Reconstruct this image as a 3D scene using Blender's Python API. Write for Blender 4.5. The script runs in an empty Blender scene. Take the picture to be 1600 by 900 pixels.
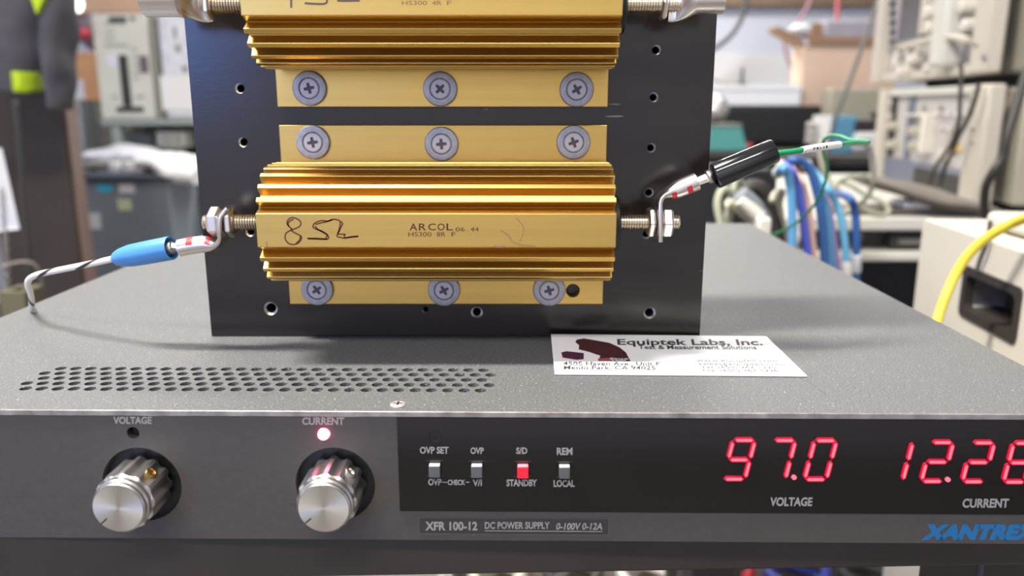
import bpy, bmesh, math, random
from mathutils import Vector, Matrix, geometry, noise as mnoise

random.seed(7)
PI = math.pi
SC = bpy.context.scene
COL = SC.collection
MM = 0.001

# ------------------------------------------------------------------ camera model (used to place things at real distances)
F_PX = 1250.0
PITCH = math.radians(12.84)
TOP = 1.10                      # height of the power supply's lid above the floor
CAM = Vector((0, 0, TOP + 0.096))

def ray(px, py):
    t, s = (px - 800) / F_PX, (450 - py) / F_PX
    return Vector((t, math.cos(PITCH) + s * math.sin(PITCH), -math.sin(PITCH) + s * math.cos(PITCH)))

def at(px, py, d):
    r = ray(px, py)
    return CAM + r * (d / r.y)

def onz(px, py, z):
    r = ray(px, py)
    return CAM + r * ((z - CAM.z) / r.z)

def onplane(px, py, p0, n):
    r = ray(px, py)
    return CAM + r * ((p0 - CAM).dot(n) / r.dot(n))

# ------------------------------------------------------------------ materials
def lin(c):
    c = c / 255.0
    return c / 12.92 if c <= 0.04045 else ((c + 0.055) / 1.055) ** 2.4

def rgb(r, g, b):
    return (lin(r), lin(g), lin(b), 1.0)

def M(name, col, rough=0.5, metal=0.0, var=0.0, scale=40.0, bump=0.0, bscale=None, stretch=None, emit=None, estr=0.0, spec=0.5, coat=0.0, trans=0.0, alpha=1.0, speck=None):
    m = bpy.data.materials.new(name)
    m.use_nodes = True
    nt = m.node_tree
    b = nt.nodes['Principled BSDF']
    c = rgb(*col)
    b.inputs['Base Color'].default_value = c
    b.inputs['Roughness'].default_value = rough
    b.inputs['Metallic'].default_value = metal
    b.inputs['Specular IOR Level'].default_value = spec
    b.inputs['Coat Weight'].default_value = coat
    b.inputs['Transmission Weight'].default_value = trans
    b.inputs['Alpha'].default_value = alpha
    m.diffuse_color = c
    if emit:
        b.inputs['Emission Color'].default_value = rgb(*emit)
        b.inputs['Emission Strength'].default_value = estr
    if var > 0 or bump > 0 or speck:
        tc = nt.nodes.new('ShaderNodeTexCoord')
        mp = nt.nodes.new('ShaderNodeMapping')
        nt.links.new(tc.outputs['Object'], mp.inputs['Vector'])
        if stretch:
            mp.inputs['Scale'].default_value = stretch
    if var > 0:
        n = nt.nodes.new('ShaderNodeTexNoise')
        n.inputs['Scale'].default_value = scale
        n.inputs['Detail'].default_value = 4
        nt.links.new(mp.outputs['Vector'], n.inputs['Vector'])
        r = nt.nodes.new('ShaderNodeValToRGB')
        r.color_ramp.elements[0].position = 0.3
        r.color_ramp.elements[1].position = 0.7
        r.color_ramp.elements[0].color = tuple(max(0, x * (1 - var)) for x in c[:3]) + (1,)
        r.color_ramp.elements[1].color = tuple(min(1, x * (1 + var)) for x in c[:3]) + (1,)
        nt.links.new(n.outputs['Fac'], r.inputs['Fac'])
        nt.links.new(r.outputs['Color'], b.inputs['Base Color'])
    if bump > 0:
        n2 = nt.nodes.new('ShaderNodeTexNoise')
        n2.inputs['Scale'].default_value = bscale or scale
        n2.inputs['Detail'].default_value = 3
        nt.links.new(mp.outputs['Vector'], n2.inputs['Vector'])
        bp = nt.nodes.new('ShaderNodeBump')
        bp.inputs['Strength'].default_value = bump
        bp.inputs['Distance'].default_value = 0.0006
        nt.links.new(n2.outputs['Fac'], bp.inputs['Height'])
        nt.links.new(bp.outputs['Normal'], b.inputs['Normal'])
    if speck:                                   # (scale, threshold, colour) small bright flecks that belong to the surface
        n3 = nt.nodes.new('ShaderNodeTexNoise')
        n3.inputs['Scale'].default_value = speck[0]
        n3.inputs['Detail'].default_value = 2
        nt.links.new(mp.outputs['Vector'], n3.inputs['Vector'])
        r3 = nt.nodes.new('ShaderNodeValToRGB')
        r3.color_ramp.elements[0].position = speck[1]
        r3.color_ramp.elements[1].position = speck[1] + 0.03
        nt.links.new(n3.outputs['Fac'], r3.inputs['Fac'])
        mx = nt.nodes.new('ShaderNodeMix')
        mx.data_type = 'RGBA'
        nt.links.new(r3.outputs['Color'], mx.inputs['Factor'])
        src = b.inputs['Base Color'].links[0].from_socket if b.inputs['Base Color'].links else None
        if src:
            nt.links.new(src, mx.inputs['A'])
        else:
            mx.inputs['A'].default_value = c
        mx.inputs['B'].default_value = rgb(*speck[2])
        nt.links.new(mx.outputs['Result'], b.inputs['Base Color'])
    return m

# ------------------------------------------------------------------ mesh builder
def frame_of(d):
    d = d.normalized()
    a = Vector((0, 0, 1)) if abs(d.z) < 0.9 else Vector((1, 0, 0))
    u = d.cross(a).normalized()
    return u, u.cross(d).normalized()

def spline(pts, sub=6):
    P = [Vector(p) for p in pts]
    if len(P) < 3:
        return P
    out = []
    for i in range(len(P) - 1):
        p0, p1, p2, p3 = P[max(i - 1, 0)], P[i], P[i + 1], P[min(i + 2, len(P) - 1)]
        for k in range(sub):
            t = k / sub
            out.append(0.5 * ((2 * p1) + (p2 - p0) * t + (2 * p0 - 5 * p1 + 4 * p2 - p3) * t * t + (3 * p1 - p0 - 3 * p2 + p3) * t ** 3))
    out.append(P[-1])
    return out

def pip(p, poly):
    x, y = p
    c = False
    n = len(poly)
    j = n - 1
    for i in range(n):
        xi, yi = poly[i]
        xj, yj = poly[j]
        if (yi > y) != (yj > y) and x < (xj - xi) * (y - yi) / (yj - yi) + xi:
            c = not c
        j = i
    return c

def circle(cx, cy, r, n=24, ph=0.0):
    return [(cx + r * math.cos(ph + 2 * PI * i / n), cy + r * math.sin(ph + 2 * PI * i / n)) for i in range(n)]

_textcache = {}
def text2d(body, bold=0.0, italic=0.0):
    key = (body, bold, italic)
    if key in _textcache:
        return _textcache[key]
    cu = bpy.data.curves.new('lettering_source', 'FONT')
    cu.body = body
    cu.size = 1.0
    cu.offset = bold
    cu.resolution_u = 3
    ob = bpy.data.objects.new('lettering_source', cu)
    COL.objects.link(ob)
    dg = bpy.context.evaluated_depsgraph_get()
    me = bpy.data.meshes.new_from_object(ob.evaluated_get(dg))
    vs = [(v.co.x + italic * v.co.y, v.co.y) for v in me.vertices]
    fs = [tuple(p.vertices) for p in me.polygons]
    bpy.data.objects.remove(ob)
    bpy.data.meshes.remove(me)
    bpy.data.curves.remove(cu)
    _textcache[key] = (vs, fs)
    return vs, fs

class MB:
    def __init__(self):
        self.v, self.f, self.mi = [], [], []
    def add(self, vs, fs, mi=0):
        o = len(self.v)
        self.v += [Vector(p) for p in vs]
        for k, f in enumerate(fs):
            self.f.append(tuple(i + o for i in f))
            self.mi.append(mi if not isinstance(mi, list) else mi[k])
        return self
    def x(self, mat, start=0):
        for i in range(start, len(self.v)):
            self.v[i] = mat @ self.v[i]
        return self
    def box(self, x0, x1, y0, y1, z0, z1, mi=0):
        vs = [(x0, y0, z0), (x1, y0, z0), (x1, y1, z0), (x0, y1, z0), (x0, y0, z1), (x1, y0, z1), (x1, y1, z1), (x0, y1, z1)]
        return self.add(vs, [(0, 3, 2, 1), (4, 5, 6, 7), (0, 1, 5, 4), (1, 2, 6, 5), (2, 3, 7, 6), (3, 0, 4, 7)], mi)
    def hexa(self, a, b, mi=0):
        """two quads of four corners each, joined"""
        return self.add(list(a) + list(b), [(3, 2, 1, 0), (4, 5, 6, 7), (0, 1, 5, 4), (1, 2, 6, 5), (2, 3, 7, 6), (3, 0, 4, 7)], mi)
    def prism(self, poly, fn, t0, t1, mi=0):
        n = len(poly)
        vs = [fn(a, b, t0) for a, b in poly] + [fn(a, b, t1) for a, b in poly]
        fs = [tuple(range(n)), tuple(range(2 * n - 1, n - 1, -1))]
        fs += [(i, (i + 1) % n + 0, (i + 1) % n + n, i + n) for i in range(n)]
        return self.add(vs, fs, mi)
    def slab(self, outline, holes, fn, t0, t1, mi=0, hmi=None, hole_cham=0.0, cmi=None, open_back=False):
        """plate with real holes"""
        hmi = mi if hmi is None else hmi
        loops = [outline] + holes
        v2, edges, own = [], [], []
        ring = []
        for li, lp in enumerate(loops):
            s = len(v2)
            k = len(lp)
            ring.append((s, k))
            for i, p in enumerate(lp):
                v2.append(Vector(p))
                own.append(li)
                edges.append((s + i, s + (i + 1) % k))
        res = geometry.delaunay_2d_cdt(v2, edges, [], 0, 1e-9)
        rv, rf, orig = res[0], res[2], res[3]
        o2n = {}
        for ni, ol in enumerate(orig):
            for o_ in ol:
                o2n[o_] = ni
        own2 = [own[ol[0]] if ol else -1 for ol in orig]
        tris = []
        for f in rf:
            os_ = {own2[i] for i in f}
            c = sum((rv[i] for i in f), Vector((0, 0))) / len(f)
            if len(os_) == 1:
                li = os_.pop()
                if li > 0 and pip(c, holes[li - 1]):
                    continue
                if li == 0 and not pip(c, outline):
                    continue
            elif not pip(c, outline):
                continue
            tris.append(tuple(f))
        a = [fn(p.x, p.y, t0) for p in rv]
        self.add(a, tris, mi)
        if not open_back:
            self.add([fn(p.x, p.y, t1) for p in rv], [f[::-1] for f in tris], mi)
        for li, lp in enumerate(loops):
            k = len(lp)
            if li and hole_cham:
                cx = sum(p[0] for p in lp) / k
                cy = sum(p[1] for p in lp) / k
                s = 1 - hole_cham
                tm = t0 + (t1 - t0) * 0.08
                inn = [(cx + (p[0] - cx) * s, cy + (p[1] - cy) * s) for p in lp]
                vs = [fn(p[0], p[1], t0) for p in lp] + [fn(p[0], p[1], tm) for p in inn] + [fn(p[0], p[1], t1) for p in inn]
                fs = [(i, (i + 1) % k, (i + 1) % k + k, i + k) for i in range(k)]
                self.add(vs, fs, cmi if cmi is not None else hmi)
                self.add(vs, [(i + k, (i + 1) % k + k, (i + 1) % k + 2 * k, i + 2 * k) for i in range(k)], hmi)
            else:
                vs = [fn(p[0], p[1], t0) for p in lp] + [fn(p[0], p[1], t1) for p in lp]
                fs = [(i, (i + 1) % k, (i + 1) % k + k, i + k) for i in range(k)]
                if li == 0:
                    fs = [f[::-1] for f in fs]
                self.add(vs, fs, hmi if li else mi)
        return self
    def lathe(self, p0, d, prof, n=24, mi=0, ph=0.0, caps=True):
        """profile of (distance along d, radius)"""
        p0, d = Vector(p0), Vector(d).normalized()
        u, w = frame_of(d)
        vs, fs = [], []
        for t, r in prof:
            for i in range(n):
                a = ph + 2 * PI * i / n
                vs.append(p0 + d * t + (u * math.cos(a) + w * math.sin(a)) * r)
        for k in range(len(prof) - 1):
            for i in range(n):
                j = (i + 1) % n
                fs.append((k * n + i, k * n + j, (k + 1) * n + j, (k + 1) * n + i))
        if caps:
            fs.append(tuple(range(n - 1, -1, -1)))
            fs.append(tuple(range((len(prof) - 1) * n, len(prof) * n)))
        return self.add(vs, fs, mi)
    def cyl(self, p0, p1, r0, r1=None, n=20, mi=0, ph=0.0):
        p0, p1 = Vector(p0), Vector(p1)
        return self.lathe(p0, p1 - p0, [(0, r0), ((p1 - p0).length, r0 if r1 is None else r1)], n, mi, ph)
    def tube(self, pts, r, n=10, mi=0, smooth=6, mfun=None):
        P = spline(pts, smooth) if smooth > 1 else [Vector(p) for p in pts]
        P = [p for i, p in enumerate(P) if i == 0 or (p - P[i - 1]).length > 1e-7]
        u = None
        vs, fs, ms = [], [], []
        s = 0.0
        for i, p in enumerate(P):
            t = (P[min(i + 1, len(P) - 1)] - P[max(i - 1, 0)]).normalized()
            if u is None:
                u, w = frame_of(t)
            else:
                u = (u - t * u.dot(t)).normalized()
                w = t.cross(u)
            rr = r(i / (len(P) - 1)) if callable(r) else r
            for k in range(n):
                a = 2 * PI * k / n
                vs.append(p + (u * math.cos(a) + w * math.sin(a)) * rr)
        for i in range(len(P) - 1):
            for k in range(n):
                fs.append((i * n + k, i * n + (k + 1) % n, (i + 1) * n + (k + 1) % n, (i + 1) * n + k))
                ms.append(mfun(s, k / n, i / (len(P) - 1)) if mfun else mi)
            s += (P[i + 1] - P[i]).length
        fs.append(tuple(range(n - 1, -1, -1)))
        fs.append(tuple(range((len(P) - 1) * n, len(P) * n)))
        ms += [mi, mi]
        return self.add(vs, fs, ms)
    def loft(self, path, dims, bino, n=24, mi=0, sq=2.0, mfun=None, wob=0.0, seed=0):
        """sections along a path lying in the plane normal to bino; dims = (half size in plane, half size along bino)"""
        b = Vector(bino).normalized()
        P = [Vector(p) for p in path]
        vs, fs, ms = [], [], []
        for i, p in enumerate(P):
            t = (P[min(i + 1, len(P) - 1)] - P[max(i - 1, 0)])
            t = (t - b * t.dot(b)).normalized()
            u = b.cross(t).normalized()
            a_, b_ = dims[i][0], dims[i][1]
            e = dims[i][2] if len(dims[i]) > 2 else sq
            for k in range(n):
                an = 2 * PI * k / n
                c, s = math.cos(an), math.sin(an)
                cu = math.copysign(abs(c) ** (2 / e), c) * a_
                cb = math.copysign(abs(s) ** (2 / e), s) * b_
                q = p + u * cu + b * cb
                if wob:
                    nv = mnoise.noise_vector(q * (1.0 / (wob * 6)) + Vector((seed, seed, seed)))
                    q = q + nv * wob
                vs.append(q)
        L = len(P)
        for i in range(L - 1):
            for k in range(n):
                fs.append((i * n + k, i * n + (k + 1) % n, (i + 1) * n + (k + 1) % n, (i + 1) * n + k))
                ms.append(mfun(i / (L - 1), k / n) if mfun else mi)
        fs.append(tuple(range(n - 1, -1, -1)))
        fs.append(tuple(range((L - 1) * n, L * n)))
        ms += [mi, mi]
        return self.add(vs, fs, ms)
    def ball(self, c, rx, ry=None, rz=None, n=16, m=10, mi=0, wob=0.0, seed=0):
        ry, rz = ry or rx, rz or rx
        c = Vector(c)
        vs = [c + Vector((0, 0, rz))]
        for j in range(1, m):
            for i in range(n):
                th, a = PI * j / m, 2 * PI * i / n
                vs.append(c + Vector((rx * math.sin(th) * math.cos(a), ry * math.sin(th) * math.sin(a), rz * math.cos(th))))
        vs.append(c - Vector((0, 0, rz)))
        if wob:
            vs = [p + mnoise.noise_vector(p * (1.0 / (wob * 4)) + Vector((seed, 0, seed))) * wob for p in vs]
        fs = [(0, 1 + i, 1 + (i + 1) % n) for i in range(n)]
        for j in range(m - 2):
            for i in range(n):
                a, b = 1 + j * n + i, 1 + j * n + (i + 1) % n
                fs.append((a, a + n, b + n, b))
        e = len(vs) - 1
        fs += [(e, 1 + (m - 2) * n + (i + 1) % n, 1 + (m - 2) * n + i) for i in range(n)]
        return self.add(vs, fs, mi)
    def ribbon(self, pts, nrm, width, mi=0, sub=3, lift=0.0):
        P = spline(pts, sub) if sub > 1 else [Vector(p) for p in pts]
        P = [p for i, p in enumerate(P) if i == 0 or (p - P[i - 1]).length > 1e-7]
        n = Vector(nrm).normalized()
        vs, fs = [], []
        for i, p in enumerate(P):
            t = (P[min(i + 1, len(P) - 1)] - P[max(i - 1, 0)]).normalized()
            s = n.cross(t).normalized() * width / 2
            vs += [p + s + n * lift, p - s + n * lift]
        for i in range(len(P) - 1):
            fs.append((2 * i, 2 * i + 1, 2 * i + 3, 2 * i + 2))
        return self.add(vs, fs, mi)
    def text(self, body, c00, c10, c01, bold=0.0, italic=0.0, mi=0, c11=None):
        """lettering fitted to the parallelogram c00 (bottom left), c10 (bottom right), c01 (top left)"""
        vs, fs = text2d(body, bold, italic)
        x0, x1 = min(v[0] for v in vs), max(v[0] for v in vs)
        y0, y1 = min(v[1] for v in vs), max(v[1] for v in vs)
        a, b, c = Vector(c00), Vector(c10), Vector(c01)
        d = Vector(c11) if c11 is not None else b + c - a
        out = []
        for x, y in vs:
            s, t = (x - x0) / (x1 - x0), (y - y0) / (y1 - y0)
            out.append(a * (1 - s) * (1 - t) + b * s * (1 - t) + c * (1 - s) * t + d * s * t)
        return self.add(out, fs, mi)
    def build(self, name, mats, parent=None, smooth=35, bevel=0.0, seg=2):
        root = parent
        while root is not None and root.parent is not None:
            root = root.parent
        inv = Matrix.Identity(4)
        if root is not None:
            inv = (Matrix.Translation(root.location) @ root.rotation_euler.to_matrix().to_4x4()).inverted()
        me = bpy.data.meshes.new(name)
        me.from_pydata([inv @ p for p in self.v], [], self.f)
        mats = mats if isinstance(mats, (list, tuple)) else [mats]
        for m in mats:
            me.materials.append(m)
        me.polygons.foreach_set('material_index', self.mi)
        bm = bmesh.new()
        bm.from_mesh(me)
        bmesh.ops.remove_doubles(bm, verts=bm.verts, dist=1e-6)
        bmesh.ops.recalc_face_normals(bm, faces=bm.faces)
        if smooth:
            th = math.radians(smooth)
            for f in bm.faces:
                f.smooth = True
            for e in bm.edges:
                e.smooth = len(e.link_faces) == 2 and e.calc_face_angle(0.0) < th
        bm.to_mesh(me)
        bm.free()
        o = bpy.data.objects.new(name, me)
        COL.objects.link(o)
        if parent is not None:
            o.parent = parent
        if bevel:
            md = o.modifiers.new('edge', 'BEVEL')
            md.width = bevel
            md.segments = seg
            md.limit_method = 'ANGLE'
            md.angle_limit = math.radians(40)
        return o

def thing(name, label, cat, loc, rz=0.0, group=None):
    o = bpy.data.objects.new(name, None)
    COL.objects.link(o)
    o.location = loc
    o.rotation_euler = (0, 0, rz)
    o.empty_display_size = 0.05
    o['label'], o['category'] = label, cat
    if group:
        o['group'] = group
    return o

def tag(o, label, cat, group=None, kind=None):
    o['label'], o['category'] = label, cat
    if group:
        o['group'] = group
    if kind:
        o['kind'] = kind
    return o

def struct(o, label=None):
    o['kind'] = 'structure'
    return o
# ================================================================== materials of the near things
m_lid = M('grey_powder_coat', (95, 95, 95), rough=0.46, var=0.26, scale=1100, bump=0.7, bscale=1500, speck=(1300, 0.675, (175, 175, 175)))
m_lidedge = M('worn_lid_edge', (150, 144, 140), rough=0.35, metal=0.4, var=0.35, scale=160)
m_panel = M('dark_grey_panel_paint', (72, 66, 62), rough=0.5, var=0.06, scale=300, bump=0.1, bscale=900, speck=(160, 0.77, (120, 118, 116)))
m_print = M('pale_panel_print', (150, 145, 140), rough=0.6)
m_print_dim = M('grey_panel_print', (128, 124, 120), rough=0.6)
m_blueprint = M('blue_panel_print', (22, 100, 150), rough=0.5)
m_window = M('smoked_window', (24, 20, 20), rough=0.10, spec=0.5)
m_strip = M('name_strip_black', (52, 49, 47), rough=0.45)
m_stripline = M('name_strip_line', (92, 88, 85), rough=0.5)
m_black = M('black_plastic', (18, 17, 17), rough=0.5)
m_dark = M('dark_hollow', (10, 10, 10), rough=0.8)
m_knob = M('turned_aluminium', (225, 222, 218), rough=0.3, metal=1.0)
m_knobface = M('spun_aluminium', (222, 216, 204), rough=0.3, metal=1.0)
m_knobface.node_tree.nodes['Principled BSDF'].inputs['Anisotropic'].default_value = 0.85
_tn = m_knobface.node_tree.nodes.new('ShaderNodeTangent')
_tn.direction_type = 'RADIAL'
_tn.axis = 'Y'
m_knobface.node_tree.links.new(_tn.outputs['Tangent'], m_knobface.node_tree.nodes['Principled BSDF'].inputs['Tangent'])
m_brass = M('brass', (190, 160, 100), rough=0.3, metal=1.0)
m_segment = M('lit_segment', (40, 4, 10), emit=(226, 0, 58), estr=1.0)
m_core = M('lit_segment_core', (40, 10, 14), emit=(255, 120, 140), estr=1.3)
m_led = M('lit_lamp', (60, 10, 30), emit=(255, 96, 140), estr=12.0)
m_greybtn = M('grey_button', (92, 92, 92), rough=0.4)
m_btnlight = M('pale_button_highlight', (215, 215, 215), rough=0.3)
m_redbtnlight = M('pink_button_highlight', (255, 140, 150), rough=0.3, emit=(255, 70, 90), estr=0.4)
m_redbtn = M('red_button', (235, 30, 50), rough=0.4, emit=(255, 20, 45), estr=0.35)
m_anod = M('black_anodised', (31, 25, 22), rough=0.2, metal=0.0, spec=0.5, var=0.15, scale=120, bump=0.03, bscale=900, stretch=(0.15, 1, 1), speck=(260, 0.765, (130, 128, 124)))
m_bare = M('bare_aluminium', (205, 205, 205), rough=0.3, metal=1.0)
m_gold = M('gold_anodised', (204, 168, 94), rough=0.36, metal=1.0, var=0.05, scale=60, stretch=(0.12, 1, 6), bump=0.015, bscale=500)
m_ink = M('marker_ink', (92, 42, 16), rough=0.6)
m_ink2 = M('faded_marker_ink', (98, 76, 62), rough=0.6)
m_wear = M('worn_gold', (150, 112, 78), rough=0.6)
m_scratch = M('lid_scratch', (70, 69, 68), rough=0.6)
m_stamp = M('stamped_print', (70, 36, 12), rough=0.6)
m_stamp2 = M('faded_stamp', (122, 90, 50), rough=0.6)
m_zinc = M('zinc_plate', (164, 160, 160), rough=0.5, metal=0.7, var=0.12, scale=500)
m_screw = M('screw_steel', (186, 178, 178), rough=0.5, metal=0.5)
m_recess = M('screw_recess', (96, 84, 84), rough=0.6, metal=0.5)
m_nickel = M('nickel', (222, 214, 206), rough=0.3, metal=1.0)
m_steel = M('stud_steel', (226, 216, 200), rough=0.26, metal=1.0)
m_red = M('red_mark', (200, 40, 50), rough=0.5)
m_bluesleeve = M('blue_sleeve', (72, 134, 196), rough=0.38)
m_blacksleeve = M('black_sleeve', (22, 22, 24), rough=0.16, coat=0.5)
m_white = M('white_wire', (228, 222, 214), rough=0.45)
m_wireblack = M('wire_stripe', (40, 34, 34), rough=0.5)
m_green = M('green_wire', (20, 140, 88), rough=0.4)
m_card = M('card_stock', (246, 244, 242), rough=0.5)
m_cardink = M('card_ink', (58, 56, 60), rough=0.6)
m_maroon = M('maroon_print', (74, 34, 38), rough=0.5, var=0.35, scale=300)
m_purple = M('plum_print', (84, 30, 62), rough=0.5)
m_pink = M('rose_print', (170, 80, 84), rough=0.5)
m_bench = M('dark_bench_laminate', (52, 44, 38), rough=0.5, var=0.15, scale=30)

# ================================================================== power supply
YAW = math.radians(-0.7)
F0 = onz(800, 643.6, TOP)
DX = Vector((math.cos(YAW), math.sin(YAW), 0))
DY = Vector((-math.sin(YAW), math.cos(YAW), 0))
PO = F0 + DX * (-0.023 - F0.x)
PM = Matrix.Translation(PO) @ Matrix.Rotation(YAW, 4, 'Z')
PMI = PM.inverted()
BASE = TOP - 0.0455
def pp(px, py, y=0.0):
    q = PMI @ onplane(px, py, PM @ Vector((0, y, 0)), DY)
    return q.x, q.z
def pt(px, py):                      # point on the lid, local
    q = PMI @ onz(px, py, TOP)
    return q.x, q.y

psu = thing('power_supply', 'flat dark grey bench power supply with two silver knobs and red digits', 'power supply', (PO.x, PO.y, BASE), YAW)
W2, DEP = 0.216, 0.425
# lid with its field of vent holes
holes = []
rows = [(607, 40, 29), (598.5, 43, 30), (591, 68, 29), (583, 70, 29), (575.7, 98, 28)]
x00, y00 = pt(40, 607)
for k in range(5):
    yy = y00 + k * 0.00545
    xs = x00 if k % 2 == 0 else x00 - 0.00283
    for i in range(29 if k % 2 == 0 else 30):
        holes.append(circle(xs + i * 0.00566, yy, 0.0020, 14))
b = MB().slab([(-W2, 0), (W2, 0), (W2, DEP), (-W2, DEP)], holes, lambda a, c, t: (a, c, t), 0, -0.0016)
for q in ((W2 - 0.0016, W2), (-W2, -W2 + 0.0016)):
    b.box(q[0], q[1], 0, DEP, -0.0445, -0.0016)
b.x(PM)
lid = b.build('lid', m_lid, psu, smooth=20)
b = MB().slab([(-W2, -0.0004), (W2, -0.0004), (W2, 0.0004), (-W2, 0.0004)], [], lambda a, c, t: (a, c, t), 0.00008, -0.0019).x(PM)
b.build('lid_edge', m_lidedge, psu, bevel=0.0003, seg=3)
b = MB().box(-W2 + 0.0017, W2 - 0.0017, 0.004, DEP, -0.0455, -0.0435)
b.box(-W2 + 0.0017, W2 - 0.0017, DEP - 0.0016, DEP, -0.0435, -0.0017)
for zz in (-0.012, -0.022):
    b.box(-0.2, 0.0, 0.012, 0.055, zz - 0.0005, zz)
b.x(PM).build('chassis', m_black, psu)
for st in ([(392, 621), (410, 618), (424, 614), (434, 609)], [(1250, 590), (1268, 600), (1292, 618)], [(1165, 458), (1210, 456), (1262, 455)], [(150, 590), (170, 587), (196, 583)]):
    b = MB().ribbon([onz(x, y, TOP + 0.00004) for x, y in st], (0, 0, 1), 0.00022)
    b.build('scratch', m_scratch, psu, smooth=0)
# lid screw
sx, sy = pt(622, 633)
b = MB().lathe((sx, sy, 0.0), (0, 0, 1), [(0, 0.0026), (0.0003, 0.0026), (0.0007, 0.0021)], 20)
b.box(sx - 0.0016, sx + 0.0016, sy - 0.0003, sy + 0.0003, 0.0007, 0.00075, 1)
b.box(sx - 0.0003, sx + 0.0003, sy - 0.0016, sy + 0.0016, 0.0007, 0.00075, 1)
b.x(PM).build('lid_screw', [m_screw, m_dark], psu)

# front panel with real openings
zt, zb = -0.0020, -0.0457
PH = 0.0032
knob_c = [pp(222, 757), pp(524, 757)]
knob_r = [0.0131, 0.0131]
led_c = [pp(208, 676.5), pp(506, 678)]
hl = [circle(c[0], c[1], r, 48) for c, r in zip(knob_c, knob_r)] + [circle(c[0], c[1], 0.00205, 24) for c in led_c]
fp = lambda a, c, t: (a, t, c)
b = MB().slab([(-0.2413, zb), (0.2413, zb), (0.2413, zt), (-0.2413, zt)], hl, fp, 0, PH).x(PM)
panel = b.build('front_panel', m_panel, psu, smooth=20)
for c, r in zip(knob_c, knob_r):
    b = MB().lathe((c[0], PH + 0.001, c[1]), (0, -1, 0), [(0, r + 0.0006), (0.0004, r + 0.0006), (0.001, r + 0.0006)], 48).x(PM)
    b.build('knob_recess', m_black, psu)
for i, c in enumerate(led_c):
    b = MB().lathe((c[0], PH + 0.0005, c[1]), (0, -1, 0), [(0, 0.0019), (0.0041, 0.0019), (0.0047, 0.0018), (0.0053, 0.0014), (0.0056, 0.0008), (0.0057, 0.0002)] if i else [(0, 0.0019), (0.0012, 0.0019), (0.0016, 0.0012)], 24).x(PM)
    o = b.build('indicator_lamp', m_led if i else m_dark, psu, smooth=60)
    o['label'] = 'lit red round lamp above the current knob' if i else 'unlit black round lamp above the voltage knob'
# knobs
for ki, c in enumerate(knob_c):
    L = 0.0172
    b = MB()
    n = 96
    sect = []
    for i in range(n):
        a = 2 * PI * i / n
        g = math.cos(a * 12)
        sect.append((a, 0.00985 - 0.00085 * max(0, 0.35 - g) ** 0.6))
    vs, fs = [], []
    stations = [(0.0, 1.0, 1), (0.0118, 1.0, 1), (0.0128, 0.985, 0.5), (0.0134, 0.0, 0), (0.0150, 0.0, 0), (0.0156, -1, 0), (L - 0.0005, -1, 0), (L, -2, 0)]
    for (t, f, w) in stations:
        for a, r in sect:
            if f == 0.0:
                rr = 0.0088
            elif f == -1:
                rr = 0.00835
            elif f == -2:
                rr = 0.00795
            else:
                rr = (r * w + 0.0096 * (1 - w)) * f
            vs.append((c[0] + rr * math.cos(a), -t + 0.001, c[1] + rr * math.sin(a)))
    for k in range(len(stations) - 1):
        for i in range(n):
            j = (i + 1) % n
            fs.append((k * n + i, k * n + j, (k + 1) * n + j, (k + 1) * n + i))
    fs.append(tuple(range(n)))
    b.add(vs, fs).x(PM)
    kn = b.build('knob', m_knob, psu, smooth=30)
    # turned end face: concentric disc, slightly dished
    b = MB().lathe((c[0], -L + 0.001, c[1]), (0, -1, 0), [(-0.0002, 0.00785), (0.00005, 0.00785), (0.00002, 0.0040), (0.0, 0.0004)], 96).x(PM)
    b.build('knob_face', m_knobface, kn, smooth=40)
    ang = math.radians(222 if ki == 0 else 220)
    yy = -L + 0.00088
    p = lambda r, s: (c[0] + r * math.cos(ang) - s * math.sin(ang), yy, c[1] + r * math.sin(ang) + s * math.cos(ang))
    b = MB().add([p(0.0052, -0.0002), p(0.0078, -0.0002), p(0.0078, 0.0002), p(0.0052, 0.0002)], [(0, 1, 2, 3)]).x(PM)
    b.build('pointer_line', m_dark, kn, smooth=0)
    a2 = math.radians(48)
    dr = Vector((math.cos(a2), 0, math.sin(a2)))
    q = Vector((c[0], -0.0058, c[1])) + dr * 0.0088
    b = MB().lathe(q, dr, [(0, 0.0019), (0.0013, 0.0019), (0.0014, 0.0013), (0.0009, 0.0012), (0.0009, 0.0001)], 20)
    b.x(PM).build('set_screw', m_brass if ki == 0 else m_nickel, kn)

# smoked display window
def quad(px0, py0, px1, py1, y):
    a = pp(px0, py1, y); c2 = pp(px1, py0, y)
    return a, c2
wx0, wz1 = pp(620, 650)
wz0 = pp(900, 799)[1]
wx1 = 0.2150
b = MB().slab([(wx0, wz0), (wx1, wz0), (wx1, zt), (wx0, zt)], [], fp, -0.0004, 0.0002).x(PM)
b.build('display_window', m_window, psu, smooth=0)
YW = -0.0004
# trimmer opening
tx, tz = pp(680, 681)
b = MB().lathe((tx, YW, tz), (0, -1, 0), [(-0.0001, 0.0022), (0.0001, 0.0022), (0.0001, 0.0018), (-0.00005, 0.0017), (-0.00005, 0.0001)], 24).x(PM)
b.build('trimmer_opening', m_dark, psu)
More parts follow.
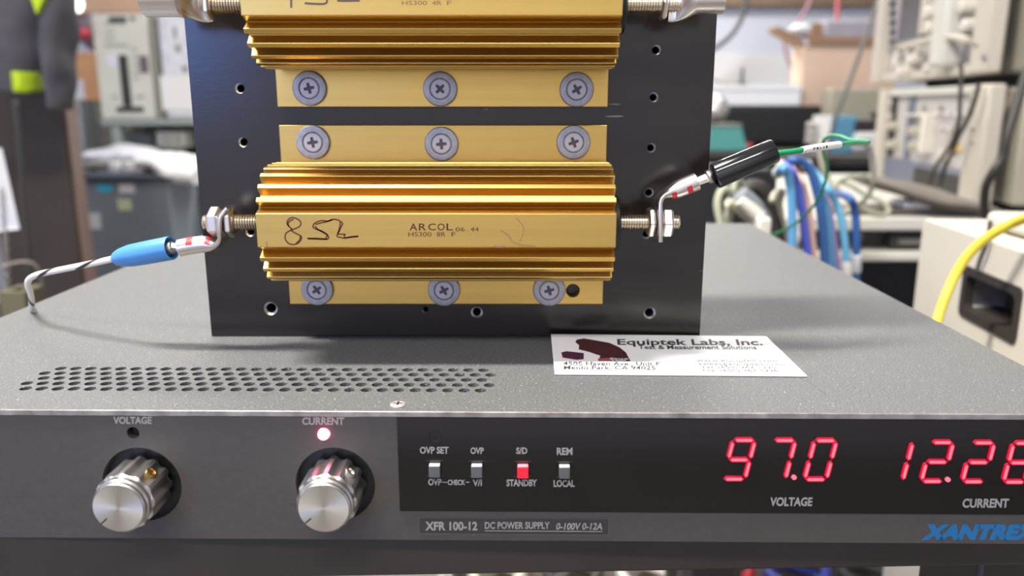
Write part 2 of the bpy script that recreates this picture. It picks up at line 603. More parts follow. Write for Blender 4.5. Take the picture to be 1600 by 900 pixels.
# push buttons
for i, px in enumerate((680, 745.5, 817, 881.5)):
    x0, z0 = pp(px - 8.5, 741 + i * 0.6)
    x1, z1 = pp(px + 8.5, 722 + i * 0.6)
    b = MB().box(x0, x1, YW - 0.0022, YW, z0, z1 - 0.0004).x(PM)
    o = b.build('push_button', m_redbtn if i == 2 else m_greybtn, psu, bevel=0.0002)
    if i == 2:
        o['label'] = 'glowing red push button'
    MB().box(x0 + .0001, x1 - .0001, YW - 0.0022, YW - 0.0002, z1 - 0.0004, z1 - 0.0001).x(PM).build('button_highlight', m_redbtnlight if i == 2 else m_btnlight, o, bevel=0.0001)  # pale strip painted as the overhead highlight along the button's top
    e = 0.0010
    b = MB()
    for (a0, a1, c0, c1) in ((x0 - e, x1 + e, z1 + 0.0006, z1 + 0.00075), (x0 - e, x1 + e, z0 - 0.00045, z0 - 0.0003)):
        b.box(a0, a1, YW - 0.00008, YW, c0, c1)
    b.x(PM).build('button_surround', m_strip, psu)

# lettering on the panel
def put(b, s, x0, y0, x1, y1, y=-0.00006, bold=0.034, italic=0.0, mi=0):
    a = pp(x0, y1, y); c = pp(x1, y1, y); d = pp(x0, y0, y); e = pp(x1, y0, y)
    b.text(s, (a[0], y, a[1]), (c[0], y, c[1]), (d[0], y, d[1]), bold, italic, mi, c11=(e[0], y, e[1]))
def word(s, x0, y0, x1, y1, y, italic=0.0):
    b = MB()
    put(b, s, x0, y0, x1, y1, y, italic=italic)
    b.x(PM).build('printed_word', m_print, psu, smooth=0)
word('VOLTAGE', 177, 651, 237, 662.5, -0.00006)
word('CURRENT', 472, 652, 538, 664, -0.00006)
for s, x0, y0, x1, y1, it in [('OVP SET', 656, 698, 701, 709, 0), ('OVP', 735, 699, 756, 709.5, 0), ('S/D', 806.5, 699, 824, 709.5, 0), ('REM', 870, 699.5, 894.5, 711, 0),
                              ('OVP', 669, 748, 690, 758.5, 0), ('CHECK', 699.5, 749.5, 727, 758, 0), ('V/I', 738.5, 749, 753, 759.5, 0), ('STANDBY', 791.5, 749, 839, 760, 0),
                              ('LOCAL', 865, 750, 898, 761, 0), ('VOLTAGE', 1204, 777, 1270, 791, 0.12), ('CURRENT', 1504, 779, 1577, 793.5, 0.12)]:
    word(s, x0, y0, x1, y1, YW - 0.00006, it)
for x0, x1 in ((691, 698.5), (727.5, 733.5)):
    b = MB()
    p0, p1 = pp(x0, 753.5, YW), pp(x1, 753.5, YW)
    b.box(p0[0], p1[0], YW - 0.00006, YW, p0[1] - 0.00012, p0[1] + 0.00012)
    b.x(PM).build('printed_dash', m_print, psu, smooth=0)
# name strip
x0, z1 = pp(654, 808); x1, z0 = pp(951, 838)
z0 = pp(800, 835)[1]
b = MB().box(x0, x1, -0.00012, 0, z0, z1)
for q in ((x0, x1, z1 - 0.00015, z1), (x0, x1, z0, z0 + 0.00015), (x1 - 0.00015, x1, z0, z1), (x0, x0 + 0.00015, z0, z1)):
    b.box(q[0], q[1], -0.00017, -0.00012, q[2], q[3], 1)
b.x(PM).build('name_strip', [m_strip, m_stripline], psu, smooth=0)
b = MB()
put(b, 'XFR 100-12', 664.5, 815, 746, 829, -0.0002, 0.034)
put(b, 'DC POWER SUPPLY', 757.5, 815.5, 859, 826.5, -0.0002, 0.024)
put(b, '0-100V 0-12A', 869, 817, 941, 828, -0.0002, 0.024, 0.2)
p0, p1 = pp(757.5, 829), pp(941, 830.5)
b.box(p0[0], p1[0], -0.0002, -0.00012, p0[1] - 0.00012, p0[1] + 0.00008)
b.x(PM).build('name_strip_lettering', m_print, psu, smooth=0)
b = MB()
put(b, 'XANTREX', 1438, 819, 1627, 844, -0.00006, 0.075, 0.32)
b.x(PM).build('blue_lettering', m_blueprint, psu, smooth=0)
# seven-segment digits
SEG = {'0': 'abcdef', '1': 'bc', '2': 'abged', '6': 'acdefg', '7': 'abc', '9': 'abcdfg'}
def segbar(b, p, q, w, h=0.0007):
    p, q = Vector(p), Vector(q)
    t = (q - p).normalized()
    s = Vector((-t.y, t.x))
    L = (q - p).length
    cut = w * 0.5
    pts = [p, p + t * cut + s * w / 2, q - t * cut + s * w / 2, q, q - t * cut - s * w / 2, p + t * cut - s * w / 2]
    f = []
    for a in pts:
        x, z = pp(a.x, a.y, YW)
        f.append((x, z))
    b.prism(f, fp, YW - h, YW)
for ch, dx, dy in (('9', 0, 0), ('7', 63, 0.3), ('0', 127, 0.6), ('1', 246, 3), ('2', 309, 3.5), ('2', 373, 4), ('6', 437, 4.6)):
    k = Vector((dx, dy))
    A, B = Vector((1145, 686.5)) + k, Vector((1179, 686.5)) + k
    C, D = Vector((1137, 717)) + k, Vector((1171, 717)) + k
    E_, G = Vector((1129, 747)) + k, Vector((1163, 747)) + k
    sg = {'a': (A, B), 'b': (B, D), 'c': (D, G), 'd': (E_, G), 'e': (C, E_), 'f': (A, C), 'g': (C, D)}
    b = MB()
    for s in SEG[ch]:
        p, q = sg[s]
        t = (q - p).normalized()
        segbar(b, p + t * 1.2, q - t * 1.2, 7.6)
    n0 = len(b.f)
    for s in SEG[ch]:
        p, q = sg[s]
        t = (q - p).normalized()
        segbar(b, p + t * 4.2, q - t * 4.2, 3.6, 0.0009)
    b.mi = [0] * n0 + [1] * (len(b.f) - n0)
    b.x(PM).build('display_digit', [m_segment, m_core], psu, smooth=0)
for px, py in ((1240, 745), (1480, 748.5)):
    x, z = pp(px, py, YW)
    b = MB().lathe((x, YW, z), (0, -1, 0), [(0, 0.0008), (0.0007, 0.0008)], 16).x(PM)
    b.build('decimal_point', m_core, psu)

# ================================================================== heat-sink plate
YP = 0.328                       # front face of the plate
m_plateyaw = 0.0
def ppl(px, py, d=YP):
    q = at(px, py, d)
    return q.x, q.z
PX0, PX1 = -0.1280, 0.0800
PZ1 = TOP + 0.212
hol = []
for px, py, r in [(375, 138, 0.0018), (380, 222, 0.0018), (391, 362, 0.0018), (398, 70, 0.0018), (1025, 78, 0.0017), (1021, 152, 0.0017), (1017, 231, 0.0017), (1014, 301, 0.0017), (1010, 366, 0.0017),
                  (423, 482, 0.0026), (745, 488, 0.0022), (1015, 489, 0.0023), (665, 484, 0.0013)]:
    c = ppl(px, py)
    hol.append(circle(c[0], c[1], r * 1.12, 24))
plate = MB().slab([(PX0, TOP + 0.0002), (PX1, TOP + 0.0002), (PX1, PZ1), (PX0, PZ1)], hol, fp, YP, YP + 0.0095, 0, 1, 0.30, 2)
plate.box(PX0 + 0.002, PX1 - 0.002, YP + 0.0095, YP + 0.0105, TOP + 0.002, PZ1 - 0.002, 1)
# cooling fins on the back, standing on the lid with the plate
for i in range(12):
    xx = PX0 + 0.006 + i * 0.0177
    plate.box(xx, xx + 0.003, YP + 0.0105, YP + 0.045, TOP + 0.0002, PZ1, 0)
o = plate.build('heatsink_plate', [m_anod, m_dark, m_bare], None, smooth=20)
tag(o, 'upright black drilled metal plate standing on the grey power supply', 'heat sink')

# ================================================================== gold resistors
RX0, RX1 = -0.0923, 0.0377
def res_profile():
    tips = [(12.0, 22.5), (17.3, 22.6), (23.0, 22.4), (28.2, 21.5), (33.4, 19.4), (37.2, 15.6), (40.2, 11.0)]
    cu, cv = 20.0, 0.0
    up = [(0, 36.5), (5.2, 36.5), (5.2, 16.2)]
    for i, (u, v) in enumerate(tips):
        nx, ny = u - cu, v - cv
        l = math.hypot(nx, ny)
        nx, ny = nx / l, ny / l
        if i < 3:
            nx, ny = nx * 0.3, 1.0
            l2 = math.hypot(nx, ny)
            nx, ny = nx / l2, ny / l2
        tx_, ty_ = ny, -nx                  # along the envelope towards the face
        d = 4.6 if i < 5 else 4.2
        h1, h2 = 0.95, 1.05
        up += [(u - nx * d - tx_ * h2, v - ny * d - ty_ * h2), (u - tx_ * h1, v - ty_ * h1), (u + tx_ * h1, v + ty_ * h1), (u - nx * d + tx_ * h2, v - ny * d + ty_ * h2)]
    up += [(36.3, 7.6), (39.2, 7.0), (41.8, 6.1)]
    dn = [(u, -v) for u, v in reversed(up)]
    return up + dn

def cross(cx, cz, L, w, rot):
    pts = []
    for k in range(4):
        a = rot + k * PI / 2
        for (r, s) in ((w, w), (L, w * 0.8), (L, -w * 0.8)):
            if r == w:
                ang = a + PI / 4
                pts.append((a - 0, r, s, 0))
    out = []
    for k in range(4):
        a = rot + k * PI / 2
        ca, sa = math.cos(a), math.sin(a)
        for (r, s) in ((w, -w), (L, -w * 0.8), (L, w * 0.8)):
            out.append((cx + r * ca - s * sa, cz + r * sa + s * ca))
    return out

def resistor(zc, label, screws, face_fn, empty_hole=None):
    root = thing('wirewound_resistor', label, 'resistor', ((RX0 + RX1) / 2, YP, zc), 0, 'gold resistors bolted to the black plate')
    prof = res_profile()
    y0 = YP
    b = MB().prism([(v * MM + zc, y0 - u * MM) for u, v in prof], lambda a, c, t: (t, c, a), RX0, RX1)
    body = b.build('finned_housing', m_gold, root, smooth=0, bevel=0.00025, seg=2)
    if empty_hole:
        cut = MB().cyl((empty_hole[0], YP - 0.02, empty_hole[1]), (empty_hole[0], YP + 0.01, empty_hole[1]), 0.0029, n=32).build('hole_cutter', m_gold, root)
        md = body.modifiers.new('hole', 'BOOLEAN')
        md.object = cut
        md.operation = 'DIFFERENCE'
        md.solver = 'EXACT'
        dg = bpy.context.evaluated_depsgraph_get()
        me = bpy.data.meshes.new_from_object(body.evaluated_get(dg))
        body.modifiers.clear()
        body.data = me
        bpy.data.objects.remove(cut)
    # ceramic end caps and studs
    for s, xe in ((-1, RX0), (1, RX1)):
        b = MB().lathe((xe - s * 0.001, y0 - 0.020, zc), (s, 0, 0), [(0, 0.0105), (0.0038, 0.0105), (0.0042, 0.010)], 32)
        b.build('end_cap', m_black, root)
        pr = [(0, 0.0030)]
        t = 0.003
        while t < 0.0268:
            pr += [(t, 0.0027), (t + 0.0005, 0.0032)]
            t += 0.0010
        pr.append((t, 0.0027))
        b = MB().lathe((xe, y0 - 0.020, zc), (s, 0, 0), pr, 24)
        b.build('terminal_stud', m_steel, root, smooth=20)
    for (sx_, sz_, rot) in screws:
        yf = y0 - 0.0052
        b = MB().lathe((sx_, yf, sz_), (0, -1, 0), [(0, 0.0067), (0.0010, 0.0067), (0.0014, 0.0064), (0.0015, 0.0060), (0.0014, 0.0042), (0.0008, 0.0038)], 36)
        sc = MB().slab(circle(sx_, sz_, 0.00345, 32), [cross(sx_, sz_, 0.0021, 0.00066, rot)], fp, yf - 0.0015, yf - 0.0004, 0, 1)
        sc.box(sx_ - 0.0022, sx_ + 0.0022, yf - 0.0011, yf - 0.0008, sz_ - 0.0022, sz_ + 0.0022, 1)
        so = sc.build('mounting_screw', [m_screw, m_recess], root, smooth=30)
        b.build('washer', m_zinc, so, smooth=30)
    face_fn(root)
    return root

def nut(parent, x0, x1, zc, rot, mat=None):
    L = abs(x1 - x0)
    s = 1 if x1 > x0 else -1
    R = 0.0106 / math.sqrt(3)
    p = Vector((x0, YP - 0.020, zc))
    vs, fs = [], []
    n = 6
    prof = [(0, 0.84), (0.0008, 1.0), (L - 0.0008, 1.0), (L, 0.84)]
    b = MB().lathe(p, (s, 0, 0), [(t, R * f * 1.0) for t, f in prof], 6, ph=rot)
    return b.build('nut', mat or m_nickel, parent, smooth=0, bevel=0.0003, seg=2)

YF = YP - 0.0418
def face_pt(px, py, lift=0.00006):
    q = at(px, py, YF)
    return Vector((q.x, YF - lift, q.z))
def face_text(b, s, x0, y0, x1, y1, bold=0.0):
    b.text(s, face_pt(x0, y1), face_pt(x1, y1), face_pt(x0, y0), bold)
def hand(b, pts, ox, oy, k, w):
    b.ribbon([face_pt(ox + x / k, oy + y / k) for x, y in pts], (0, -1, 0), w)

def face_low(root):
    b = MB()
    for s, x0, x1 in (('A', 640, 652), ('R', 654.5, 666), ('C', 669, 681), ('O', 683.5, 695), ('L', 697.5, 707.5)):
        face_text(b, s, x0, 349.2, x1, 360, 0.01)
    face_text(b, 'HS300', 638, 362.5, 674, 369.6, 0.0)
    face_text(b, '8R', 682.5, 362.5, 696, 369.6, 0.0)
    face_text(b, 'F', 705.5, 362.5, 711.5, 369.6, 0.0)
    face_text(b, '06', 712, 355, 726, 361.5)
    face_text(b, '.', 729.5, 360.5, 731, 361.5)
    face_text(b, '44', 735, 355, 748, 361.5)
    b.build('stamped_lettering', m_stamp, root, smooth=0)
    b = MB()
    w = 0.00052
    for st in ([(455, 270), (400, 215), (388, 180), (405, 145), (450, 120), (520, 138), (562, 185), (542, 232), (480, 262), (430, 275)],
               [(470, 140), (420, 165), (400, 200), (415, 235)],
               [(435, 280), (380, 310), (364, 365), (380, 415), (420, 448), (465, 458), (525, 440), (560, 400), (570, 360), (535, 335), (485, 310), (440, 278)],
               [(555, 350), (545, 400), (500, 445)],
               [(640, 380), (760, 380), (870, 388), (905, 380), (905, 355), (880, 325), (815, 285), (745, 262), (712, 232), (735, 190), (790, 165), (850, 158), (905, 165), (960, 142), (1040, 155), (1052, 200), (1045, 250), (1025, 320)],
               [(745, 205), (800, 190), (880, 172), (960, 145)], [(740, 225), (770, 265), (850, 310), (890, 340), (870, 375)], [(650, 384), (760, 388), (890, 392)],
               [(1060, 165), (1082, 195), (1070, 225), (1045, 275), (1012, 350), (1060, 368), (1110, 378), (1180, 362), (1278, 352)], [(1025, 325), (1070, 328), (1118, 330), (1102, 345), (1110, 375)],
               [(1120, 372), (1200, 364), (1278, 354)]):
        hand(b, st, 400, 325, 8, w)
    b.build('handwritten_mark', m_ink, root, smooth=0)
    b = MB()
    for st, w_ in (([(806, 340), (812, 346), (817, 353), (818, 362), (815, 371), (812, 378)], 0.0003), ([(798, 376), (808, 381), (820, 383.5), (836, 384.5)], 0.0004), ([(772, 385), (780, 386), (790, 385)], 0.0006), ([(416, 378), (418, 386)], 0.0004), ([(782, 360), (792, 366), (799, 374)], 0.0005)):
        b = MB()
        hand(b, st, 0, 0, 1, w_)
        b.build('wear_mark', m_wear, root, smooth=0)

def face_high(root):
    b = MB()
    face_text(b, 'HS300', 628, 1.2, 667, 8, 0.0)
    face_text(b, '4R', 675, 1.2, 690, 8, 0.0)
    face_text(b, 'F', 698.5, 1.2, 705, 8, 0.0)
    for s, x0, x1 in (('A', 631, 643.5), ('R', 646, 658), ('C', 661, 673.5), ('O', 676, 688), ('L', 690.5, 701)):
        face_text(b, s, x0, -13.5, x1, -2.5, 0.01)
    b.build('stamped_lettering', m_stamp2, root, smooth=0)
    b = MB()
    w = 0.0007
    for st in ([(451, -24), (446, -10), (440, -5), (460, -5)], [(455, -22), (455, -8), (455, 0), (455, 12.5)],
               [(476, 5), (490, 6), (507, 6), (511, 1), (505, -6), (494, -12), (492, -20), (505, -26), (525, -25), (535, -18), (530, -8), (527, 0)]):
        hand(b, [(x, y) for x, y in st], 0, 0, 1, w)
    hand(b, [(527, 0), (540, 0.5), (562, 0)], 0, 0, 1, 0.0011)
    b.build('handwritten_mark', m_ink2, root, smooth=0)

def scr(px, py, rot):
    q = at(px, py, YP - 0.0055)
    return (q.x, q.z, math.radians(rot))
ZR1 = TOP + 0.052
ZR2 = ZR1 + 0.0800
low_scr = [scr(489.5, 222.5, 8), scr(690, 225, 5), scr(896, 222.5, 20), scr(496, 452, 35), scr(694, 453, 28), scr(858, 453, 15)]
hi_low = [scr(484, 138, 12), scr(688, 139, 45), scr(901, 140, 32)]
hi_scr = hi_low + [(x, z + 0.0595, r + 0.4) for x, z, r in hi_low]
q = at(895, 454, YP - 0.005)
r_low = resistor(ZR1, 'gold finned resistor handwritten 8 ohm, the lower of the two on the black plate', low_scr, face_low, (q.x, q.z))
r_high = resistor(ZR2, 'gold finned resistor cut off by the top of the picture, above the other one', hi_scr, face_high)

# nuts of the lower resistor
def xs_at(px, py=348):
    return at(px, py, YP - 0.020).x
nut(r_low, xs_at(1010.5), xs_at(1022.5), ZR1, 0)
nut(r_low, xs_at(1032.5), xs_at(1050), ZR1, 0)
nut(r_low, xs_at(368), xs_at(355.5), ZR1, PI / 6)
nut(r_low, xs_at(347), xs_at(328.5), ZR1, PI / 6)
nut(r_high, xs_at(1031, 10), xs_at(1041, 10), ZR2, 0)
nut(r_high, xs_at(334, 10), xs_at(322, 10), ZR2, PI / 6)

# ================================================================== leads on the lower terminals
DL = YP - 0.020
def ad(px, py, d=DL):
    return at(px, py, d)
def resample(pts, sub=6):
    return spline(pts, sub)

def lug(root, pix, dims, marks, label=None):
    P = [ad(x, y) for x, y in pix]
    Ps = spline(P, 6)
    D = spline([Vector((a * MM, c * MM, e)) for a, c, e in dims], 6)
    dm = [(max(v.x, 0.0003), max(v.y, 0.0003), max(v.z, 2.0)) for v in D]
    b = MB().loft(Ps, dm, (0, 1, 0), 32, mfun=marks)
    return b.build('ring_lug', [m_nickel, m_red], root, smooth=45)

q = ad(1028, 350)
lead1 = thing('test_lead', 'green wire in a black sleeve clamped to the right end of the lower gold resistor', 'test lead', (q.x, q.y, q.z))
def mk1(s, k):
    return 1 if (0.72 < k < 0.93 and (0.63 < s < 0.70 or 0.83 < s < 0.90)) else 0
pix = [(1028, 375), (1028, 362), (1028, 346), (1028, 326), (1029, 313), (1034, 305.5), (1043, 301.5), (1054, 298), (1066, 293), (1078, 288), (1089, 283.5)]
dims = [(1.05, 5.6, 5), (1.05, 5.9, 5), (1.05, 5.9, 5), (1.05, 5.6, 5), (1.1, 5.0, 4), (1.3, 4.6, 3), (2.2, 4.0, 2.2), (3.2, 3.5, 2), (3.5, 3.5, 2), (3.5, 3.5, 2), (3.5, 3.5, 2)]
lug(lead1, pix, dims, mk1)
b = MB()
A, B = ad(1087, 284.5), ad(1106, 277)
b.lathe(A, B - A, [(0, 0.0017), ((B - A).length, 0.0019)], 6)
A, B = ad(1104, 277.8), ad(1119, 271.6)
b.lathe(A, B - A, [(0, 0.0022), (0.0005, 0.0026), ((B - A).length * .55, 0.0026), ((B - A).length * .7, 0.0022), ((B - A).length, 0.0022)], 24)
b.build('crimp_neck', m_nickel, lead1)
A, B = ad(1117, 275.5, DL - 0.001), ad(1211, 235, DL - 0.002)
Ls = (B - A).length
b = MB().lathe(A, B - A, [(0.002, 0.0038), (-0.0003, 0.0044), (0, 0.0049), (0.0006, 0.0050), (Ls - 0.0006, 0.0047), (Ls, 0.0044), (Ls - 0.001, 0.0032)], 40)
b.build('black_sleeve', m_blacksleeve, lead1, smooth=50)
wp = [ad(1196, 242, DL - .002), ad(1216, 239.2, DL - .002), ad(1236, 237, DL - .001), ad(1256, 234, DL + 0.001), ad(1285, 229.5, DL + 0.006), ad(1312, 226, DL + 0.014), ad(1335, 223.5, DL + 0.028), ad(1350, 224, DL + 0.05),
      ad(1357, 222, DL + 0.085), ad(1350, 220, DL + 0.12), ad(1330, 219, DL + 0.14), ad(1312, 213, DL + .16), ad(1297, 212.5, DL + .18), ad(1287, 220, DL + .2), ad(1286, 236, DL + .22), ad(1292, 262, DL + .235), ad(1287, 292, DL + .25),
      ad(1272, 320, DL + .29), ad(1248, 345, DL + .34), ad(1222, 361, DL + .39), ad(1196, 373, DL + .43), ad(1180, 395, DL + .45), ad(1172, 440, DL + .46), ad(1172, 520, DL + .46)]
b = MB().tube(wp, 0.00105, 14)
b.build('wire', m_green, lead1, smooth=60)
b = MB().tube([ad(1253, 234.6, DL + 0.0005), ad(1285, 229.5, DL + 0.0058), ad(1311, 226.1, DL + 0.0135)], 0.00142, 16, smooth=8)
o = b.build('wire_label', m_white, lead1, smooth=60)
b = MB()
for i, ch in enumerate('P.R01'):
    x = 1271 + i * 4.6
    z0 = 234.6 - i * 0.75
    dd = DL + 0.0012 + i * 0.0009
    b.text(ch, at(x, z0, dd), at(x + 3.6, z0 - .5, dd), at(x, z0 - 4, dd), 0.02)
b.build('wire_label_lettering', m_dark, o, smooth=0)

q = ad(350, 350)
lead2 = thing('test_lead', 'white wire with a black spiral in a blue sleeve left of the lower resistor', 'test lead', (q.x, q.y, q.z))
def mk2(s, k):
    return 1 if (0.77 < k < 0.98 and (0.635 < s < 0.70 or 0.84 < s < 0.90)) else 0
pix = [(361, 322.5), (356, 329), (351.5, 337), (350, 350), (350, 362), (349, 372), (343, 380), (333, 382.5), (322, 381.5), (310, 382.5), (296, 384.5), (281, 387.5)]
dims = [(0.9, 5.0, 4), (0.95, 5.4, 5), (1.0, 5.9, 5), (1.05, 5.9, 5), (1.05, 5.6, 5), (1.1, 5.0, 4), (1.3, 4.5, 3), (2.4, 3.9, 2.2), (3.2, 3.4, 2), (3.4, 3.4, 2), (3.4, 3.4, 2), (3.4, 3.4, 2)]
lug(lead2, pix, dims, mk2)
b = MB()
A, B = ad(283, 387), ad(268, 385)
b.lathe(A, B - A, [(0, 0.0015), ((B - A).length, 0.0017)], 6)
A, B = ad(271, 386.5), ad(258, 389)
b.lathe(A, B - A, [(0, 0.0018), (0.0004, 0.0026), ((B - A).length, 0.0027)], 24)
b.build('crimp_neck', m_nickel, lead2)
A, B = ad(268, 387.5, DL), ad(177.5, 404.5, DL + 0.004)
Ls = (B - A).length
b = MB().lathe(A, B - A, [(0.004, 0.0030), (0.0002, 0.0040), (0, 0.00455), (0.0005, 0.0047), (Ls * .45, 0.0046), (Ls * .7, 0.0044), (Ls * .86, 0.0037), (Ls * .95, 0.0028), (Ls, 0.0018)], 40)
b.build('blue_sleeve', m_bluesleeve, lead2, smooth=50)
wp = [ad(190, 402, DL + 0.003), ad(177, 404.5, DL + 0.0045), ad(140, 412.5, DL + 0.010), ad(100, 420.5, DL + 0.018), ad(70, 426.5, DL + 0.026), ad(54, 431, DL + 0.031), ad(45, 437.5, DL + 0.034), ad(43.5, 446, DL + 0.036), ad(47, 456, DL + 0.039), ad(49, 468, DL + 0.044),
      ad(49.5, 476, DL + 0.052), onz(50, 483, TOP + 0.0014), onz(54, 484.5, TOP + 0.0013)]
PT = 0.031
def spiral(s, k, f):
    ph = (s / PT + k) % 1.0
    return 1 if ph < 0.2 else 0
pts = spline(wp, 14)
b = MB().tube(pts, 0.00128, 28, smooth=1, mfun=spiral)
b.build('wire', [m_white, m_wireblack], lead2, smooth=60)

# bare lugs on the upper terminals, their cables leave the picture upwards
q = at(1055, 5, DL)
lead3 = thing('cable_lug', 'bare crimped cable lug on the right end of the upper gold resistor', 'cable lug', (q.x, q.y, q.z))
P = [(1049, 28), (1051, 12), (1055, -5), (1062, -12), (1080, -9), (1100, -8.5), (1129, -8.5)]
Ps = [at(x, y, DL) for x, y in P]
b = MB()
Pn = [at(1045, 4, DL), at(1055, 4, DL), at(1064, 3.5, DL), at(1080, 0, DL - .001), at(1092, -1, DL - .001), at(1129.5, -1, DL - .001)]
b.loft(spline(Pn, 6), [(max(v.x, .0004), max(v.y, .0004), 2.0 + v.z) for v in spline([Vector((.0068, .0008, 3)), Vector((.0068, .0011, 3)), Vector((.0064, .0030, .8)), Vector((.0055, .0048, 0)), Vector((.0052, .0052, 0)), Vector((.0052, .0052, 0))], 6)], (0, 1, 0), 32)
b.build('lug_barrel', m_nickel, lead3, smooth=40)
q = at(300, 5, DL)
lead4 = thing('cable_lug', 'bare crimped cable lug on the left end of the upper gold resistor', 'cable lug', (q.x, q.y, q.z))
Pn = [at(331, 2, DL), at(320, 2, DL), at(308, 0, DL - .001), at(290, -4, DL - .003), at(275, -5, DL - .004), at(226, -5, DL - .006)]
b = MB().loft(spline(Pn, 6), [(max(v.x, .0004), max(v.y, .0004), 2.0 + v.z) for v in spline([Vector((.0072, .0010, 3)), Vector((.0075, .0016, 3)), Vector((.0072, .0040, .8)), Vector((.0074, .0066, 0)), Vector((.0070, .0070, 0)), Vector((.0070, .0070, 0))], 6)], (0, 1, 0), 32)
b.build('lug_barrel', m_nickel, lead4, smooth=40)

# ================================================================== business card
TLc, TRc = at(860.8, 522, 0.3235), at(1197.5, 525.4, 0.3262)
BLc, BRc = onz(866.8, 584, TOP + 0.0006), onz(1261.2, 587.2, TOP + 0.0006)
def cardp(s, t, lift=0.0):
    """s along the long side, t from the near edge (0) to the far edge (1)"""
    a = BLc * (1 - s) + BRc * s
    c = TLc * (1 - s) + TRc * s
    p = a * (1 - t) + c * t
    sag = -0.25 * (1 - abs(2 * t - 1)) * ((TLc.z - BLc.z) * (1 - s) + (TRc.z - BRc.z) * s)
    return Vector((p.x, p.y, max(p.z + sag, TOP + 0.0004) + lift))
def pixcard(px, py, lift=0.00012):
    # find (s, t) for a pixel by a few fixed-point steps on the near-flat card
    s, t = 0.5, 0.5
    for _ in range(25):
        p = cardp(s, t)
        tgt = onz(px, py, p.z)
        e = tgt - p
        ds = (cardp(s + .01, t) - p) / .01
        dt = (cardp(s, t + .01) - p) / .01
        det = ds.x * dt.y - ds.y * dt.x
        s += (e.x * dt.y - e.y * dt.x) / det
        t += (ds.x * e.y - ds.y * e.x) / det
    return cardp(s, t, lift)
card = thing('business_card', 'white business card lying on the power supply against the black plate', 'business card', cardp(0.5, 0.5))
b = MB()
n, m = 16, 10
for lv in (0.0, -0.00035):
    pass
vs = [cardp(i / n, j / m) for j in range(m + 1) for i in range(n + 1)]
lo = [v - Vector((0, 0, 0.00035)) for v in vs]
N = (n + 1) * (m + 1)
fs = []
for j in range(m):
    for i in range(n):
        a = j * (n + 1) + i
        fs.append((a, a + 1, a + n + 2, a + n + 1))
        fs.append((N + a, N + a + n + 1, N + a + n + 2, N + a + 1))
rim = [i for i in range(n + 1)] + [j * (n + 1) + n for j in range(1, m + 1)] + [m * (n + 1) + i for i in range(n - 1, -1, -1)] + [j * (n + 1) for j in range(m - 1, 0, -1)]
for k in range(len(rim)):
    a, c = rim[k], rim[(k + 1) % len(rim)]
    fs.append((a, N + a, N + c, c))
b.add(vs + lo, fs)
b.build('card_sheet', m_card, card, smooth=30)
b = MB()
def ctext(s, x0, y0, x1, y1, sh=0.0, bold=0.01):
    # sh: how much the text's left and right edges lean with the card, in pixels over its height
    b.text(s, pixcard(x0 + sh, y1), pixcard(x1 + sh * 3, y1 + 0.6), pixcard(x0, y0), bold, 0, c11=pixcard(x1, y0 + 0.6))
ctext('Equiptek Labs, Inc.', 964, 530, 1189, 542.2, 1.5, 0.02)
ctext('Test & Measurement Solutions', 997, 539.5, 1180, 545.8, 1, 0.015)
ctext('4505 Haven Ave., Unit F', 880, 565.5, 1031, 572, 0, 0.01)
ctext('Menlo Park, CA 94025', 881, 571.5, 1024, 578.5, 0, 0.01)
ctext('www.equiptek.com', 1087, 561, 1212, 567, 1, 0.0)
ctext('sales@equiptek.com', 1091, 566.5, 1224, 572, 1, 0.0)
ctext('Tel: (650) 367-1335', 1095, 572, 1210, 577, 1, 0.0)
ctext('Fax: (650) 367-1336', 1098, 577, 1214, 582, 1, 0.0)
b.build('card_lettering', m_cardink, card, smooth=0)
b = MB()
def cpoly(pts, mi, lift=0.0001):
    b.add([pixcard(x, y, lift) for x, y in pts], [tuple(range(len(pts)))], mi)
# a plain dark mound and a small box as the printed picture
cpoly([(935, 564), (938, 556), (920, 550), (904, 546), (905, 540), (899, 535), (901, 531), (912, 529), (930, 532), (952, 536), (968, 543), (978, 551), (985, 564.5)], 0)
cpoly([(935, 560.5), (955, 559.5), (960, 564.2), (934, 563.4)], 2, 0.00014)
cpoly([(877, 551), (885, 549), (912, 552), (912, 561.5), (901, 562.5), (879, 559)], 1)
b.text('Since', pixcard(953, 562.6, .00018), pixcard(981.5, 562.6, .00018), pixcard(953, 559.4, .00018), 0.01, 0, 3)
b.text('1980', pixcard(957, 564.6, .00018), pixcard(978, 564.6, .00018), pixcard(957, 562.9, .00018), 0.01, 0, 3)
b.build('card_picture', [m_maroon, m_purple, m_pink, m_card], card, smooth=0)

# ================================================================== bench under the supply
BY = math.radians(1.7)
bq = at(800, 897, 0.2500)
BM = Matrix.Translation(Vector((0, bq.y, 0))) @ Matrix.Rotation(BY, 4, 'Z')
bench = thing('workbench', 'dark laminate workbench top on steel legs carrying the power supply', 'workbench', (0, bq.y, 0), BY)
bt = BASE - 0.0002
bb = bq.z
b = MB().box(-0.262, 0.232, 0.0, 0.47, bb, bt).x(BM)
b.build('bench_top', m_bench, bench, bevel=0.001)
for lx, ly in ((-0.23, 0.04), (-0.23, 0.43), (0.20, 0.04), (0.20, 0.43)):
    b = MB().box(lx - 0.02, lx + 0.02, ly - 0.02, ly + 0.02, 0, bb).x(BM)
    b.build('leg', m_bench, bench, bevel=0.002)
